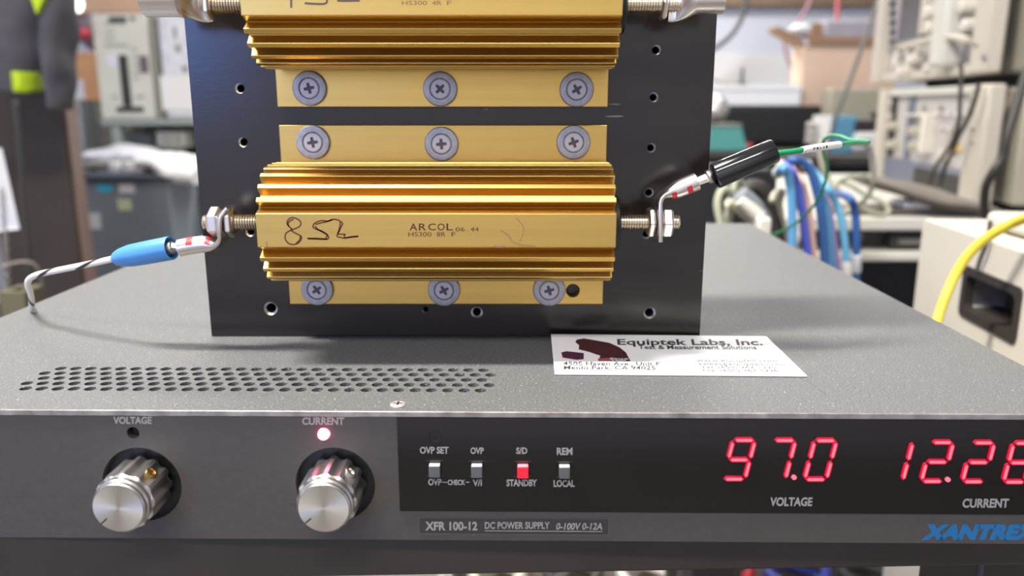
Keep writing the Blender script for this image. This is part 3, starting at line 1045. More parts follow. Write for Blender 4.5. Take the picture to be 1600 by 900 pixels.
# ================================================================== background materials
m_jacket = M('dark_grey_cloth', (70, 68, 74), rough=0.9, var=0.18, scale=14, bump=0.5, bscale=60)
m_lime = M('lime_cloth', (160, 184, 22), rough=0.8, var=0.15, scale=30)
m_brown = M('dark_brown_paint', (52, 42, 37), rough=0.6, var=0.15, scale=6)
m_brownside = M('brown_board', (112, 88, 76), rough=0.6, var=0.12, scale=6)
m_paper = M('white_paper', (226, 226, 228), rough=0.7, var=0.05, scale=12)
m_chrome = M('chain_steel', (170, 165, 160), rough=0.35, metal=1.0)
m_cream = M('cream_cable', (196, 190, 170), rough=0.6)
m_olive = M('olive_plastic', (88, 84, 60), rough=0.6)
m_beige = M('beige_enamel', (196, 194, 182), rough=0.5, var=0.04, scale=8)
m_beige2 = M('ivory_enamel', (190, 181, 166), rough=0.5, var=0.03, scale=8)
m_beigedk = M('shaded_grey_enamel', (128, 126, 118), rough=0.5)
m_slot = M('black_slot', (44, 42, 38), rough=0.6)
m_printgrey = M('grey_print', (140, 138, 130), rough=0.6)
m_printmauve = M('mauve_print', (96, 84, 88), rough=0.6)
m_carton = M('brown_cardboard', (196, 146, 104), rough=0.8, var=0.06, scale=10)
m_carton2 = M('tan_cardboard', (216, 188, 166), rough=0.8, var=0.05, scale=10)
m_cartonedge = M('cardboard_edge', (150, 118, 92), rough=0.85)
m_mauve = M('mauve_cloth', (130, 116, 124), rough=0.9, var=0.2, scale=20)
m_redthing = M('red_plastic', (190, 60, 80), rough=0.5)
m_greygreen = M('grey_green_steel', (140, 148, 142), rough=0.5)
m_bluegrey = M('blue_grey_enamel', (116, 126, 134), rough=0.45, var=0.05, scale=5)
m_bluegreydk = M('dark_blue_grey_lid', (62, 72, 86), rough=0.4)
m_cyan = M('cyan_sticker', (40, 180, 225), rough=0.5)
m_yellowpale = M('pale_yellow_sticker', (198, 204, 172), rough=0.6)
m_sticker = M('white_sticker', (206, 206, 212), rough=0.6)
m_film = M('clear_plastic_film', (208, 208, 216), rough=0.35, var=0.18, scale=26, bump=0.8, bscale=40)
m_greyboard = M('taupe_board', (122, 118, 108), rough=0.7, var=0.05, scale=10)
m_greydev = M('grey_device', (128, 134, 138), rough=0.5)
m_wall = M('painted_wall', (212, 215, 226), rough=0.8, var=0.03, scale=2)
m_floor = M('grey_floor', (120, 116, 110), rough=0.6, var=0.12, scale=3)
m_ceil = M('ceiling_paint', (214, 212, 206), rough=0.9)
m_beam = M('brown_timber', (138, 116, 94), rough=0.7, var=0.12, scale=6)
m_whiteboard = M('white_board', (240, 240, 242), rough=0.4)
m_offwhite = M('off_white_board', (222, 220, 218), rough=0.6)
m_blackcase = M('black_equipment', (32, 32, 34), rough=0.5)
m_teal = M('teal_enamel', (86, 160, 152), rough=0.5)
m_tealdk = M('dark_teal', (50, 120, 112), rough=0.5)
m_silver = M('silver_foil', (196, 192, 188), rough=0.4, metal=0.6)
m_sage = M('sage_grey_panel', (164, 158, 140), rough=0.6)
m_steelblue = M('steel_blue_enamel', (96, 156, 188), rough=0.45)
m_pipe = M('grey_cable', (150, 146, 140), rough=0.5)
m_redcable = M('red_cable', (214, 110, 116), rough=0.5)
m_rosecable = M('rose_cable', (176, 130, 140), rough=0.5)
m_darkcable = M('dark_grey_cable', (84, 82, 82), rough=0.5)
m_blackcable = M('black_cable', (52, 48, 44), rough=0.5)
m_knobwhite = M('ivory_knob', (204, 197, 184), rough=0.45)
m_screen = M('dark_screen', (64, 60, 62), rough=0.3)
m_navy = M('navy_trim', (100, 104, 120), rough=0.5)
m_panelgrey = M('pale_panel', (182, 177, 172), rough=0.5)
m_gold2 = M('amber_button', (216, 176, 92), rough=0.5)
m_greige = M('greige_cloth', (128, 120, 110), rough=0.9, var=0.12, scale=25, bump=0.4, bscale=60)
m_cartwhite = M('white_laminate', (208, 204, 195), rough=0.5)
m_cartdark = M('dark_grey_metal', (66, 63, 60), rough=0.5)
m_blue1 = M('blue_cable', (88, 152, 200), rough=0.4)
m_blue2 = M('royal_blue_cable', (78, 90, 190), rough=0.4)
m_blue3 = M('sky_blue_cable', (110, 178, 214), rough=0.4)
m_blue4 = M('dark_blue_cable', (44, 88, 150), rough=0.4)
m_pinkcable = M('pale_pink_cable', (216, 180, 170), rough=0.5)
m_lilac = M('lilac_cable', (160, 138, 190), rough=0.5)
m_plug = M('white_plug', (212, 208, 198), rough=0.4)
m_sagecable = M('sage_cable', (168, 170, 148), rough=0.5)
m_yellow = M('yellow_cable', (216, 194, 62), rough=0.45)
m_hollow = M('dark_hollow_plastic', (54, 48, 44), rough=0.35)
m_tote = M('grey_tote', (150, 148, 146), rough=0.5)

m_cab = M('cream_cabinet_enamel', (204, 196, 181), rough=0.5, var=0.03, scale=8)
def xz(px, py, d):
    q = at(px, py, d)
    return q.x, q.z
def rect(px0, py0, px1, py1, d):
    """real width and height of a rectangle seen at distance d"""
    ym, xm = (py0 + py1) / 2, (px0 + px1) / 2
    return at(px0, ym, d).x, at(px1, ym, d).x, at(xm, py1, d).z, at(xm, py0, d).z
def boxd(b, px0, py0, px1, py1, d, dep, mi=0, z0=None):
    x0, x1, za, zb_ = rect(px0, py0, px1, py1, d)
    return b.box(x0, x1, d, d + dep, za if z0 is None else z0, zb_, mi)
def base_of(px0, py0, px1, py1, d, dep=0.0):
    x0, x1, za, _ = rect(px0, py0, px1, py1, d)
    return ((x0 + x1) / 2, d + dep / 2, za)
def sheet(b, px0, py0, px1, py1, d, mi=0, th=0.0015, lift=0.0):
    return boxd(b, px0, py0, px1, py1, d - th - lift, th, mi)
def lead(name, label, cat, pts, r, mat, group=None, n=8, ends=None):
    b = MB().tube(pts, r, n)
    o = b.build(name, mat, None, smooth=60)
    return tag(o, label, cat, group)

# ================================================================== the room
YB = 5.2
struct(MB().box(-3.2, 3.4, -2.2, YB, -0.05, 0.0).build('floor', m_floor, smooth=0))
struct(MB().box(-3.2, 3.4, YB, YB + 0.1, 0, 2.9).build('wall_back', m_wall, smooth=0))
struct(MB().box(-3.3, -3.2, -2.2, YB + 0.1, 0, 2.9).build('wall_left', m_wall, smooth=0))
struct(MB().box(3.4, 3.5, -2.2, YB + 0.1, 0, 2.9).build('wall_right', m_wall, smooth=0))
struct(MB().box(-3.3, 3.5, -2.2, YB + 0.1, 2.9, 3.0).build('ceiling', m_ceil, smooth=0))
# wall behind the photographer with a window
x0, x1, z0, z1 = -2.25, -0.95, 1.22, 2.10
b = MB().slab([(-3.3, 0), (3.5, 0), (3.5, 2.9), (-3.3, 2.9)], [[(x0, z0), (x1, z0), (x1, z1), (x0, z1)]], fp, -2.2, -2.3)
struct(b.build('wall_front', m_wall, smooth=0))

# ================================================================== left: jacket, locker, sheet, chain
A = at(26, 300, 2.08); B = at(103, 170, 2.0); Cc = at(120, 170, 2.45)
poly = [(A.x - 0.05, A.y), (B.x, B.y), (Cc.x, Cc.y), (A.x - 0.05 + (Cc.x - B.x), A.y + 0.42)]
lk = thing('locker', 'tall dark brown locker behind the hanging grey jacket', 'locker', ((A.x + B.x) / 2, 2.2, 0))
b = MB().prism(poly, lambda a, c, t: (a, c, t), 0.04, 1.62)
b.build('carcass', m_brownside, lk, bevel=0.004)
dn = Vector((B.x - A.x + 0.05, B.y - A.y, 0)).normalized()
nn = Vector((dn.y, -dn.x, 0))
p0 = Vector((A.x - 0.048, A.y, 0.06)) + nn * 0.002
wd = Vector((B.x - A.x + 0.045, B.y - A.y, 0)).length
a4 = [p0, p0 + dn * wd, p0 + dn * wd + Vector((0, 0, 1.55)), p0 + Vector((0, 0, 1.55))]
b = MB().hexa(a4, [q + nn * 0.016 for q in a4])
dr = b.build('door', m_brown, lk, bevel=0.003)
hp = p0 + dn * (wd * 0.22) + nn * 0.016 + Vector((0, 0, 0.86))
b = MB().tube([hp, hp + nn * 0.03, hp + nn * 0.03 + Vector((0, 0, 0.14)), hp + Vector((0, 0, 0.14))], 0.006, 8, smooth=1)
b.build('handle', m_chrome, dr)
for sx_ in (0.04, wd - 0.04):
    q = p0 + dn * sx_ - nn * 0.03
    MB().box(q.x - 0.02, q.x + 0.02, q.y - 0.0, q.y + 0.04, 0, 0.05).build('foot', m_brown, lk)

JD = 1.86
q = at(45, 150, JD)
jk = thing('work_jacket', 'dark grey work jacket with lime lining hanging in front of the brown locker', 'jacket', (q.x, q.y, q.z))
def secs(lst, d):
    P, D = [], []
    for y, xa, xb, th in lst:
        c = at((xa + xb) / 2, y, d)
        P.append(c)
        D.append(((at(xb, y, d).x - at(xa, y, d).x) / 2, th))
    return P, D
P, D = secs([(-170, -25, 62, .05), (-120, -48, 88, .075), (-60, -50, 84, .085), (0, -46, 80, .085), (50, -44, 76, .085), (95, -42, 72, .08), (125, -40, 66, .075), (138, -38, 62, .07)], JD)
Ps, Ds = spline(P, 4), spline([Vector((a, c, 0)) for a, c in D], 4)
b = MB().loft(Ps, [(v.x, v.y) for v in Ds], (0, 1, 0), 40, wob=0.012, sq=2.6)
b.build('jacket_body', m_jacket, jk, smooth=60)
P, D = secs([(-120, 58, 100, .05), (-60, 62, 112, .06), (0, 66, 114, .06), (50, 69, 113, .058), (95, 72, 111, .055), (130, 76, 108, .05), (158, 80, 105, .045), (160, 79, 106, .047), (171, 82, 104, .046)], JD - 0.03)
Ps, Ds = spline(P, 4), spline([Vector((a, c, 0)) for a, c in D], 4)
b = MB().loft(Ps, [(v.x, v.y) for v in Ds], (0, 1, 0), 32, wob=0.010, seed=3)
b.build('sleeve', m_jacket, jk, smooth=60)
P, D = secs([(114, 29, 58, .045), (122, 28, 60, .05), (138, 28, 60, .05), (144, 31, 59, .045)], JD - 0.034)
b = MB().loft(spline(P, 4), [(v.x, v.y) for v in spline([Vector((a, c, 0)) for a, c in D], 4)], (0, 1, 0), 32, wob=0.006)
b.build('lime_lining', m_lime, jk, smooth=60)
tri = [(42, -24), (74, -24), (66, 0), (57, 22), (50, 2)]
pts = [at(x, y, JD - 0.104) for x, y in tri]
b = MB().add(pts + [p + Vector((0, 0.02, 0)) for p in pts], [(0, 1, 2, 3, 4), (9, 8, 7, 6, 5)] + [(i, (i + 1) % 5, (i + 1) % 5 + 5, i + 5) for i in range(5)])
b.build('lime_collar', m_lime, jk, smooth=0)

# white sheet, chain, cream loop, olive tray at the far left
SD = 1.35
pts = [(-25, 225), (2, 232), (30, 358), (-6, 362), (-28, 300)]
v = [at(x, y, SD + 0.02 * i) for i, (x, y) in enumerate(pts)]
k = len(v)
b = MB().add(v + [p + Vector((0, 0.002, 0)) for p in v], [tuple(range(k)), tuple(range(2 * k - 1, k - 1, -1))] + [(i, (i + 1) % k, (i + 1) % k + k, i + k) for i in range(k)])
tag(b.build('paper_sheet', m_paper, None, smooth=0), 'white paper sheet hanging at the left edge beside the brown locker', 'paper')
b = MB()
zt_ = at(6, 300, 1.30)
for i in range(26):
    c = at(4 + i * 0.45, 300 + i * 8.2, 1.30)
    ax = Vector((0, 0, 1))
    sd = Vector((1, 0, 0)) if i % 2 else Vector((0, 1, 0))
    ring = [c + ax * 0.0062 * math.cos(a) + sd * 0.0038 * math.sin(a) for a in [2 * PI * j / 14 for j in range(15)]]
    b.tube(ring, 0.0012, 6, smooth=1)
tag(b.build('hanging_chain', m_chrome, None, smooth=60), 'thin steel chain hanging below the white paper sheet', 'chain')
lead('cable_loop', 'cream cable loop hanging in front of the brown locker', 'cable', [at(x, y, 1.2 + 0.01 * i) for i, (x, y) in enumerate([(0, 420), (18, 412), (40, 409), (55, 415), (64, 432), (67, 455), (66, 490), (60, 540)])], 0.0022, m_greige)
lead('grey_pole', 'thin grey upright pole in front of the brown locker', 'pole', [at(x, y, 1.62) for x, y in [(22, 150), (30, 225), (36, 300), (44, 380), (54, 480)]] + [Vector((at(54, 480, 1.62).x, 1.62, 0.0))], 0.0055, M('pole_grey', (46, 43, 38), rough=0.5), n=12)
q = at(28, 480, 0.92)
tr = thing('plastic_tray', 'olive green plastic tray low down at the far left behind the power supply', 'tray', (q.x, 0.92, 0))
x0, x1, za, zb_ = rect(0, 456, 40, 496, 0.92)
b = MB().slab([(x0, .92), (x1, .92), (x1, .96), (x0, .96)], [[(x0 + .006, .926), (x1 - .006, .926), (x1 - .006, .954), (x0 + .006, .954)]], lambda a, c, t: (a, c, t), zb_, za)
b.box(x0 + .001, x1 - .001, .921, .959, za - 0.003, za)
b.build('tray_body', m_olive, tr, bevel=0.001)
b = MB().box((x0 + x1) / 2 - .02, (x0 + x1) / 2 + .02, .925, .955, 0.0, za - 0.003)
b.build('stand_post', m_cartdark, tr)
b = MB().box((x0 + x1) / 2 - .1, (x0 + x1) / 2 + .1, .9, 1.1, 0.0, 0.02)
b.build('stand_foot', m_cartdark, tr, bevel=0.003)

# ================================================================== left: shelf with equipment
SH = 3.6
x0, x1, za, zb_ = rect(157, 186, 330, 196, SH)
shelf_top = zb_
xr = x1 + 0.12
sh = thing('shelf_unit', 'grey green steel shelf unit carrying the beige tower on the left', 'shelf', ((x0 + xr) / 2, SH + 0.2, 0))
b = MB().box(x0, xr, SH, SH + 0.45, za, zb_)
b.build('shelf_board', m_greygreen, sh, bevel=0.004)
for lx in (x0 + 0.06, xr - 0.06):
    for ly in (SH + 0.03, SH + 0.42):
        MB().box(lx - 0.02, lx + 0.02, ly - 0.02, ly + 0.02, 0, za).build('leg', m_greygreen, sh, bevel=0.002)
MB().box(x0 + 0.0, xr, SH + 0.02, SH + 0.44, za - 0.36, za - 0.33).build('shelf_board', m_greygreen, sh, bevel=0.003)
low_top = za - 0.33
MB().box(x0, xr, SH + 0.44, SH + 0.46, za - 0.33, za).build('back_panel', m_cartdark, sh)
# beige tower
TD = SH + 0.02
x0t, x1t, _, zt1 = rect(152, 22, 236, 186, TD)
tw = thing('tower_instrument', 'beige tower instrument with a tall black slot on the left shelf', 'instrument', ((x0t + x1t) / 2, TD + 0.16, shelf_top))
b = MB().box(x0t, x1t + 0.03, TD + 0.012, TD + 0.30, shelf_top, zt1)
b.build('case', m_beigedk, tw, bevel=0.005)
b = MB().box(x0t - 0.003, x1t, TD, TD + 0.012, shelf_top + 0.002, zt1 + 0.003)
b.build('front_panel', m_beige, tw, bevel=0.003)
def tpart(name, lst, mat, th=0.004):
    b = MB()
    for (a, c, e, f) in lst:
        boxd(b, a, c, e, f, TD - th, th + 0.001)
    return b.build(name, mat, tw, bevel=0.001)
tpart('slot', [(188, 86, 202, 166)], m_slot)
tpart('slot', [(182, 167, 224, 175)], m_slot)
tpart('display', [(169, 26, 197, 34)], m_slot)
tpart('display', [(203, 26, 210, 32)], m_slot)
for q_ in [(163, 35, 196, 39), (163, 48, 180, 51), (163, 59, 180, 62), (164, 69, 200, 73), (205, 75, 213, 79), (209, 121, 216, 125), (212, 149, 225, 153), (176, 149, 182, 154)]:
    tpart('printed_mark', [q_], m_printgrey, 0.002)
tpart('button_cluster', [(218, 87, 231, 114)], m_printmauve)
for yy in (87, 99, 111):
    tpart('button', [(207, yy, 218, yy + 3.5)], m_printgrey)
tpart('white_sticker', [(165, 86, 187, 103)], m_sticker, 0.001)
# film wrapped papers beside the tower
x0p, x1p, _, zp = rect(250, 20, 330, 184, TD)
pk = thing('wrapped_package', 'film wrapped stack of white paper standing beside the beige tower', 'package', ((x0p + x1p) / 2, TD + .06, shelf_top))
b = MB().box(x0p, x1p, TD + 0.01, TD + 0.12, shelf_top, zp)
b.build('paper_stack', m_film, pk, bevel=0.012)
for q_ in ((270, 42, 276, 60), (274, 70, 282, 82), (284, 103, 294, 112)):
    b = MB(); boxd(b, *q_, TD + 0.008, 0.003); b.build('printed_mark', m_printgrey, pk, smooth=0)
b = MB()
boxd(b, 252, 118, 330, 172, TD + 0.004, 0.006)
b.build('paper_sheet', m_offwhite, pk, smooth=0)
# things below the shelf board
OD = SH + 0.2
x0o, x1o, zo0, zo1 = rect(244, 204, 291, 231, OD - 0.12)
ou = thing('socket_box', 'white wall socket box on the lower board of the left shelf', 'socket', ((x0o + x1o) / 2, OD, low_top))
MB().box(x0o, x1o, OD - 0.12, OD - 0.02, zo0, zo1).build('box_body', m_beige, ou, bevel=0.008)
b = MB()
for xx in (254, 264, 276):
    boxd(b, xx, 210, xx + 3, 215, OD - 0.123, 0.004); boxd(b, xx - 1, 219, xx + 4, 223, OD - 0.123, 0.004)
b.build('socket_holes', m_printmauve, ou, smooth=0)
MB().box((x0o + x1o) / 2 - .03, (x0o + x1o) / 2 + .03, OD - 0.1, OD - 0.04, low_top, zo0).build('stand_post', m_greygreen, ou)
x0o, x1o, zo0, zo1 = rect(186, 208, 238, 240, OD)
gb = thing('metal_case', 'grey green metal case on the lower board of the left shelf', 'case', ((x0o + x1o) / 2, OD + .08, low_top))
MB().box(x0o, x1o, OD, OD + 0.2, low_top, zo1).build('case_body', m_greygreen, gb, bevel=0.006)
b = MB(); boxd(b, 232, 196, 238, 206, OD - 0.01, 0.05)
b = MB().tube([at(196, 209, OD + .05), at(200, 202, OD + .05), at(226, 202, OD + .05), at(230, 209, OD + .05)], 0.006, 8, smooth=1)
b.build('handle', m_cartdark, gb)

# cardboard box, mauve bundle, taupe cabinet behind
CD = 3.95
x0c, x1c, zc0, zc1 = rect(108, 82, 176, 158, CD)
tp = thing('storage_cabinet', 'taupe storage cabinet under the brown cardboard box at the left', 'cabinet', ((x0c + x1c) / 2, CD + .2, 0))
x0q, x1q, _, _ = rect(100, 160, 172, 250, CD)
MB().box(x0q, x1q, CD + 0.012, CD + 0.5, 0.0, zc0 - 0.001).build('carcass', m_greyboard, tp, bevel=0.003)
MB().box(x0q + .01, x1q - .01, CD, CD + 0.012, 0.05, zc0 - 0.01).build('door', m_greyboard, tp, bevel=0.002)
ct = thing('cardboard_box', 'brown cardboard box on the taupe cabinet beside the grey jacket', 'box', ((x0c + x1c) / 2, CD + .2, zc0))
MB().box(x0c, x1c, CD, CD + 0.4, zc0, zc1).build('carton', m_carton, ct, bevel=0.004)
b = MB().box((x0c + x1c) / 2 - .03, (x0c + x1c) / 2 + .03, CD - .0012, CD, zc0 + .01, zc1 - .005)
b = MB(); sheet(b, 108, 124, 131, 155, CD, 0)
b.build('white_label', m_sticker, ct, smooth=0)
b = MB().ball(((x0c + x1c) / 2, CD + 0.16, zc1 + 0.105), 0.115, 0.13, 0.085, 24, 14, wob=0.025)
tag(b.build('cloth_bundle', m_mauve, None, smooth=60), 'mauve crumpled cloth bundle on top of the brown cardboard box', 'cloth')
c = at(130, 52, CD + 0.01)
b = MB().ball((c.x, c.y, c.z), 0.03, 0.03, 0.028, 14, 10, wob=0.006)
tag(b.build('red_cap', m_redthing, None, smooth=60), 'small red cap on the mauve cloth bundle', 'cap')
x0d, x1d, zd0, zd1 = rect(112, 156, 129, 240, CD - 0.35)
gd = thing('slim_device', 'slim grey upright device between the jacket and the beige tower', 'device', ((x0d + x1d) / 2, CD - .3, 0))
MB().box(x0d, x1d, CD - .35, CD - .22, 0.0, zd1).build('case', m_greydev, gd, bevel=0.003)
b = MB(); boxd(b, 115, 168, 121, 178, CD - .353, .004); boxd(b, 115, 188, 120, 197, CD - .353, .004)
b.build('knob', m_slot, gd, smooth=0)
# upper tan shelf with a lamp glimpsed at the top left
UD = 4.1
x0u, x1u, zu0, zu1 = rect(108, -30, 246, 20, UD)
us = thing('wall_shelf', 'tan wooden wall shelf at the top left above the beige tower', 'shelf', ((x0u + x1u) / 2, UD + .2, zu0))
MB().box(x0u - .3, x1u + .3, UD, UD + 0.35, zu0, zu1).build('shelf_board', M('tan_board', (204, 168, 138), rough=0.7, var=.06, scale=6), us, bevel=0.004)
for lx in (x0u - .28, x1u + .26):
    MB().box(lx, lx + .03, UD + 0.02, UD + 0.33, 0, zu0).build('upright', m_greygreen, us)
c = at(120, 6, 3.4)
lt = thing('lamp_bulb', 'bright glowing lamp at the top left beside the jacket', 'lamp', (c.x, c.y, c.z))
b = MB().ball(c, 0.024, 0.024, 0.034, 16, 12)
b.build('bulb', M('glowing_bulb', (255, 250, 240), emit=(255, 246, 232), estr=3.0), lt, smooth=60)
b = MB().cyl(c + Vector((0, 0, 0.03)), c + Vector((0, 0, 0.09)), 0.014, n=14)
b.build('lamp_holder', m_black, lt)
b = MB().tube([c + Vector((0, 0, 0.088)), c + Vector((0, 0, 0.6)), Vector((c.x, c.y, 2.895))], 0.003, 6)
b.build('cord', m_black, lt)

# grey cabinet with stickers, rubbish on top
GD = 2.75
x0g, x1g, _, zg1 = rect(126, 283, 270, 400, GD)
gc = thing('grey_cabinet', 'blue grey enamel cabinet with small stickers standing behind the blue sleeve', 'cabinet', ((x0g + x1g) / 2, GD + .2, 0))
xk = at(312, 330, GD + 0.3).x
b = MB().box(x0g, x1g, GD + 0.0, GD + 0.25, 0.0, zg1)
b.build('carcass', m_bluegrey, gc, bevel=0.008)
x0h, x1h, zh0, zh1 = rect(124, 273, 272, 285, GD - 0.01)
b = MB().box(x0h, x1h, GD - 0.01, GD + 0.46, zg1, zh1)
b.build('lid', m_bluegreydk, gc, bevel=0.016, seg=3)
for (a, c, e, f, mt, lb) in ((152, 289, 175, 299, m_cyan, 'cyan sticker'), (186, 287, 210, 302, m_sticker, 'white sticker'), (184, 311, 205, 329, m_yellowpale, 'pale yellow sticker'), (136, 333, 157, 358, m_sticker, 'large white sticker')):
    b = MB(); sheet(b, a, c, e, f, GD, 0)
    o = b.build('sticker', mt, gc, smooth=0)
    o['label'] = lb
gtop = zh1
x0b, x1b, zb0, zb1 = rect(296, 308, 330, 420, 3.3)
b = MB().box(x0b, x1b + .15, 3.3, 3.55, 0, zb1)
tag(b.build('beige_carton', m_greyboard, None, bevel=0.004), 'taupe carton standing on the floor behind the blue grey cabinet', 'box')
# white jars lying in a row at the cabinet's back edge
for i, px in enumerate((181, 203, 226)):
    c = at(px, 268, GD + 0.10)
    t = thing('white_jar', ['leftmost of three white jars on the blue grey cabinet', 'middle one of three white jars on the blue grey cabinet', 'rightmost of three white jars on the blue grey cabinet'][i], 'jar', (c.x, c.y, gtop), 0, 'white jars on the blue grey cabinet')
    MB().lathe((c.x, c.y, gtop), (0, 0, 1), [(0, .019), (.002, .021), (.022, .021), (.025, .018)], 20).build('jar_body', m_sticker, t, smooth=40)
    MB().lathe((c.x, c.y, gtop + .025), (0, 0, 1), [(0, .0195), (.009, .0195), (.0105, .018)], 20).build('lid', m_whiteboard, t, smooth=40)
# small shelf behind the cabinet with crumpled plastic bags
BD = GD + 0.20
x0s, x1s, zs0, zs1 = rect(120, 256, 250, 262, BD + .06)
ws = thing('narrow_table', 'narrow grey table behind the blue grey cabinet under the plastic bags', 'table', ((x0s + x1s) / 2, GD + .75, 0))
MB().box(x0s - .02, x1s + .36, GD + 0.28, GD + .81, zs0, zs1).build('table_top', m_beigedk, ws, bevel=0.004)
for lx in (x0s + .02, x1s + .33):
    for ly in (GD + .31, GD + .77):
        MB().box(lx - .015, lx + .015, ly - .015, ly + .015, 0, zs0).build('leg', m_beigedk, ws)
def crumple(outline, d, th, seed):
    """a lumpy bag built up from overlapping lobes of film"""
    P, D = [], []
    for (px, ya, yb) in outline:
        c = at(px, (ya + yb) / 2, d)
        P.append(c)
        D.append(((at(px, ya, d).z - at(px, yb, d).z) / 2, th))
    Ps, Ds = spline(P, 5), spline([Vector((a, c, 0)) for a, c in D], 5)
    return MB().loft(Ps, [(max(v.x, .004), max(v.y, .004)) for v in Ds], (0, 1, 0), 36, wob=0.017, seed=seed)
b = crumple([(141, 246, 250), (150, 238, 254), (170, 230, 256), (190, 225, 257), (212, 229, 256), (235, 234, 255), (246, 240, 254)], GD + 0.62, 0.10, 2)
tag(b.build('plastic_bag', m_film, None, smooth=50), 'crumpled clear plastic bag heaped on the narrow table behind the grey cabinet', 'bag')
b = crumple([(228, 243, 259), (240, 240, 265), (258, 239, 270), (276, 242, 285), (298, 246, 289), (320, 252, 289)], GD + 0.10, 0.11, 5)
tag(b.build('plastic_bag', m_paper, None, smooth=50), 'bright white plastic bag heaped on the narrow table next to the black plate', 'bag')

# ================================================================== right: back bench and what stands on it
# timber beam and red / grey cables hanging from it
x0, x1, za, zb_ = rect(1000, -40, 1420, 10, 5.13)
bm_ = MB().box(x0 - 3.0, 3.35, 5.13, 5.199, za, zb_ + .05)
struct(bm_.build('trim_1', m_beam, None, bevel=0.01))
# white board low on the wall and white counter box
x0, x1, za, zb_ = rect(1060, 84, 1256, 136, 4.6)
wb = thing('whiteboard', 'off white upright panel against the far wall right of the black plate', 'panel', ((x0 + x1) / 2, 4.6, 0))
MB().box(x0 - .2, x1, 4.6, 4.63, 0.6, zb_).build('panel_board', m_offwhite, wb, bevel=0.003)
for lx in (x0 - .1, x1 - .1):
    MB().box(lx - .02, lx + .02, 4.6, 4.66, 0, .6).build('leg', m_beigedk, wb)
HB = 2.6
bz = at(1200, 243, HB).z                        # height of the far bench top
x0f = at(1060, 243, HB).x
fb = thing('far_bench', 'long grey bench along the far right side under the black instrument and blue unit', 'bench', (1.2, 3.2, 0))
MB().box(x0f, 1.9, HB - .05, 4.0, bz - .03, bz).build('bench_top', m_cartdark, fb, bevel=0.004)
for lx in (x0f + .05, 1.85):
    for ly in (HB, 3.9):
        MB().box(lx - .025, lx + .025, ly - .025, ly + .025, 0, bz - .03).build('leg', m_cartdark, fb)
MB().box(x0f + .05, 1.85, 3.7, 3.72, 0.1, bz - .03).build('modesty_panel', m_blackcase, fb)
BL = 3.1
x0, x1, za, zb_ = rect(1128, 165, 1294, 235, BL)
bk = thing('black_instrument', 'wide black instrument case on the far bench under the cardboard box', 'instrument', ((x0 + x1) / 2, BL + .25, bz))
MB().box(x0, x1, BL + .01, BL + .5, bz + .012, zb_).build('case', m_blackcase, bk, bevel=0.005)
MB().box(x0 + .01, x1 - .01, BL, BL + .012, bz + .02, zb_ - .01).build('front_panel', m_blackcase, bk, bevel=0.003)
for lx in (x0 + .04, x1 - .04):
    for ly in (BL + .05, BL + .45):
        MB().cyl((lx, ly, bz), (lx, ly, bz + .013), 0.014, n=14).build('foot', m_black, bk)
btop = zb_
x0, x1, za, zb_ = rect(1100, 133, 1250, 163, BL + .02)
wt = thing('white_box', 'long bright white flat box lying on the black instrument', 'box', ((x0 + x1) / 2, BL + .1, btop))
MB().box(x0, x1, BL + .01, BL + .36, btop, zb_ - .01).build('box_body', m_whiteboard, wt, bevel=0.003)
MB().box(x0 - .003, x1 + .003, BL + .006, BL + .364, zb_ - .02, zb_).build('lid', m_whiteboard, wt, bevel=0.002)
c = at(1160, 113, BL + .2)
fg = thing('small_clamp', 'small dark clamp standing on the long white box', 'clamp', (c.x, BL + .2, zb_))
MB().lathe((c.x, BL + .2, zb_), (0, 0, 1), [(0, .022), (.012, .020), (.016, .007), (.06, .006), (.075, .003)], 16).build('clamp_body', m_cartdark, fg, smooth=40)
b = MB().tube([Vector((c.x - .005, BL + .2, zb_ + .008)), Vector((c.x - .06, BL + .21, zb_ + .012)), Vector((c.x - .13, BL + .22, zb_ + .03))], .006, 8)
b.build('lever', m_pipe, fg)
# open cardboard box
KD = BL + .06
x0, x1, za, zb_ = rect(1254, 70, 1400, 164, KD)
za = btop
cb = thing('cardboard_box', 'tan cardboard box with open flaps standing on the black instrument', 'box', ((x0 + x1) / 2, KD + .2, za))
out = [(x0, KD), (x1, KD), (x1, KD + .13), (x0, KD + .13)]
inn = [(x0 + .006, KD + .006), (x1 - .006, KD + .006), (x1 - .006, KD + .124), (x0 + .006, KD + .124)]
b = MB().slab(out, [inn], lambda a, c, t: (a, c, t), zb_, za + .006)
b.box(x0, x1, KD, KD + .13, za, za + .006)
b.build('carton', m_carton2, cb, smooth=0)
# flaps: front folded edge band, left one hanging out
b = MB().box(x0 + .01, x1, KD - .012, KD, zb_ - .002, zb_ + .028)
b.build('flap', m_cartonedge, cb, bevel=0.002)
a0, a1 = at(1202, 50, KD + .1), at(1256, 70, KD + .1)
q4 = [Vector((a0.x, KD, a0.z)), Vector((x0, KD, zb_ - .004)), Vector((x0, KD + .12, zb_ - .004)), Vector((a0.x, KD + .12, a0.z))]
b = MB().hexa([p + Vector((0, 0, .014)) for p in q4], q4)
b.build('flap', m_cartonedge, cb, bevel=0.002)
x0q, x1q, zq0, zq1 = rect(1268, 36, 1286, 64, KD)
b = MB().box(x0q, x1q, KD + .002, KD + .01, zb_ + .0, zq1)
b.build('flap', m_cartonedge, cb, bevel=0.002)
pts_ = [(1288, 31), (1300, 29), (1340, 30), (1396, 31)]
x0q, x1q, zq0, zq1 = rect(1288, 31, 1400, 62, KD + .02)
b = MB().box(x0q, x1q - .03, KD + .02, KD + .11, zb_ - .15, zq1)
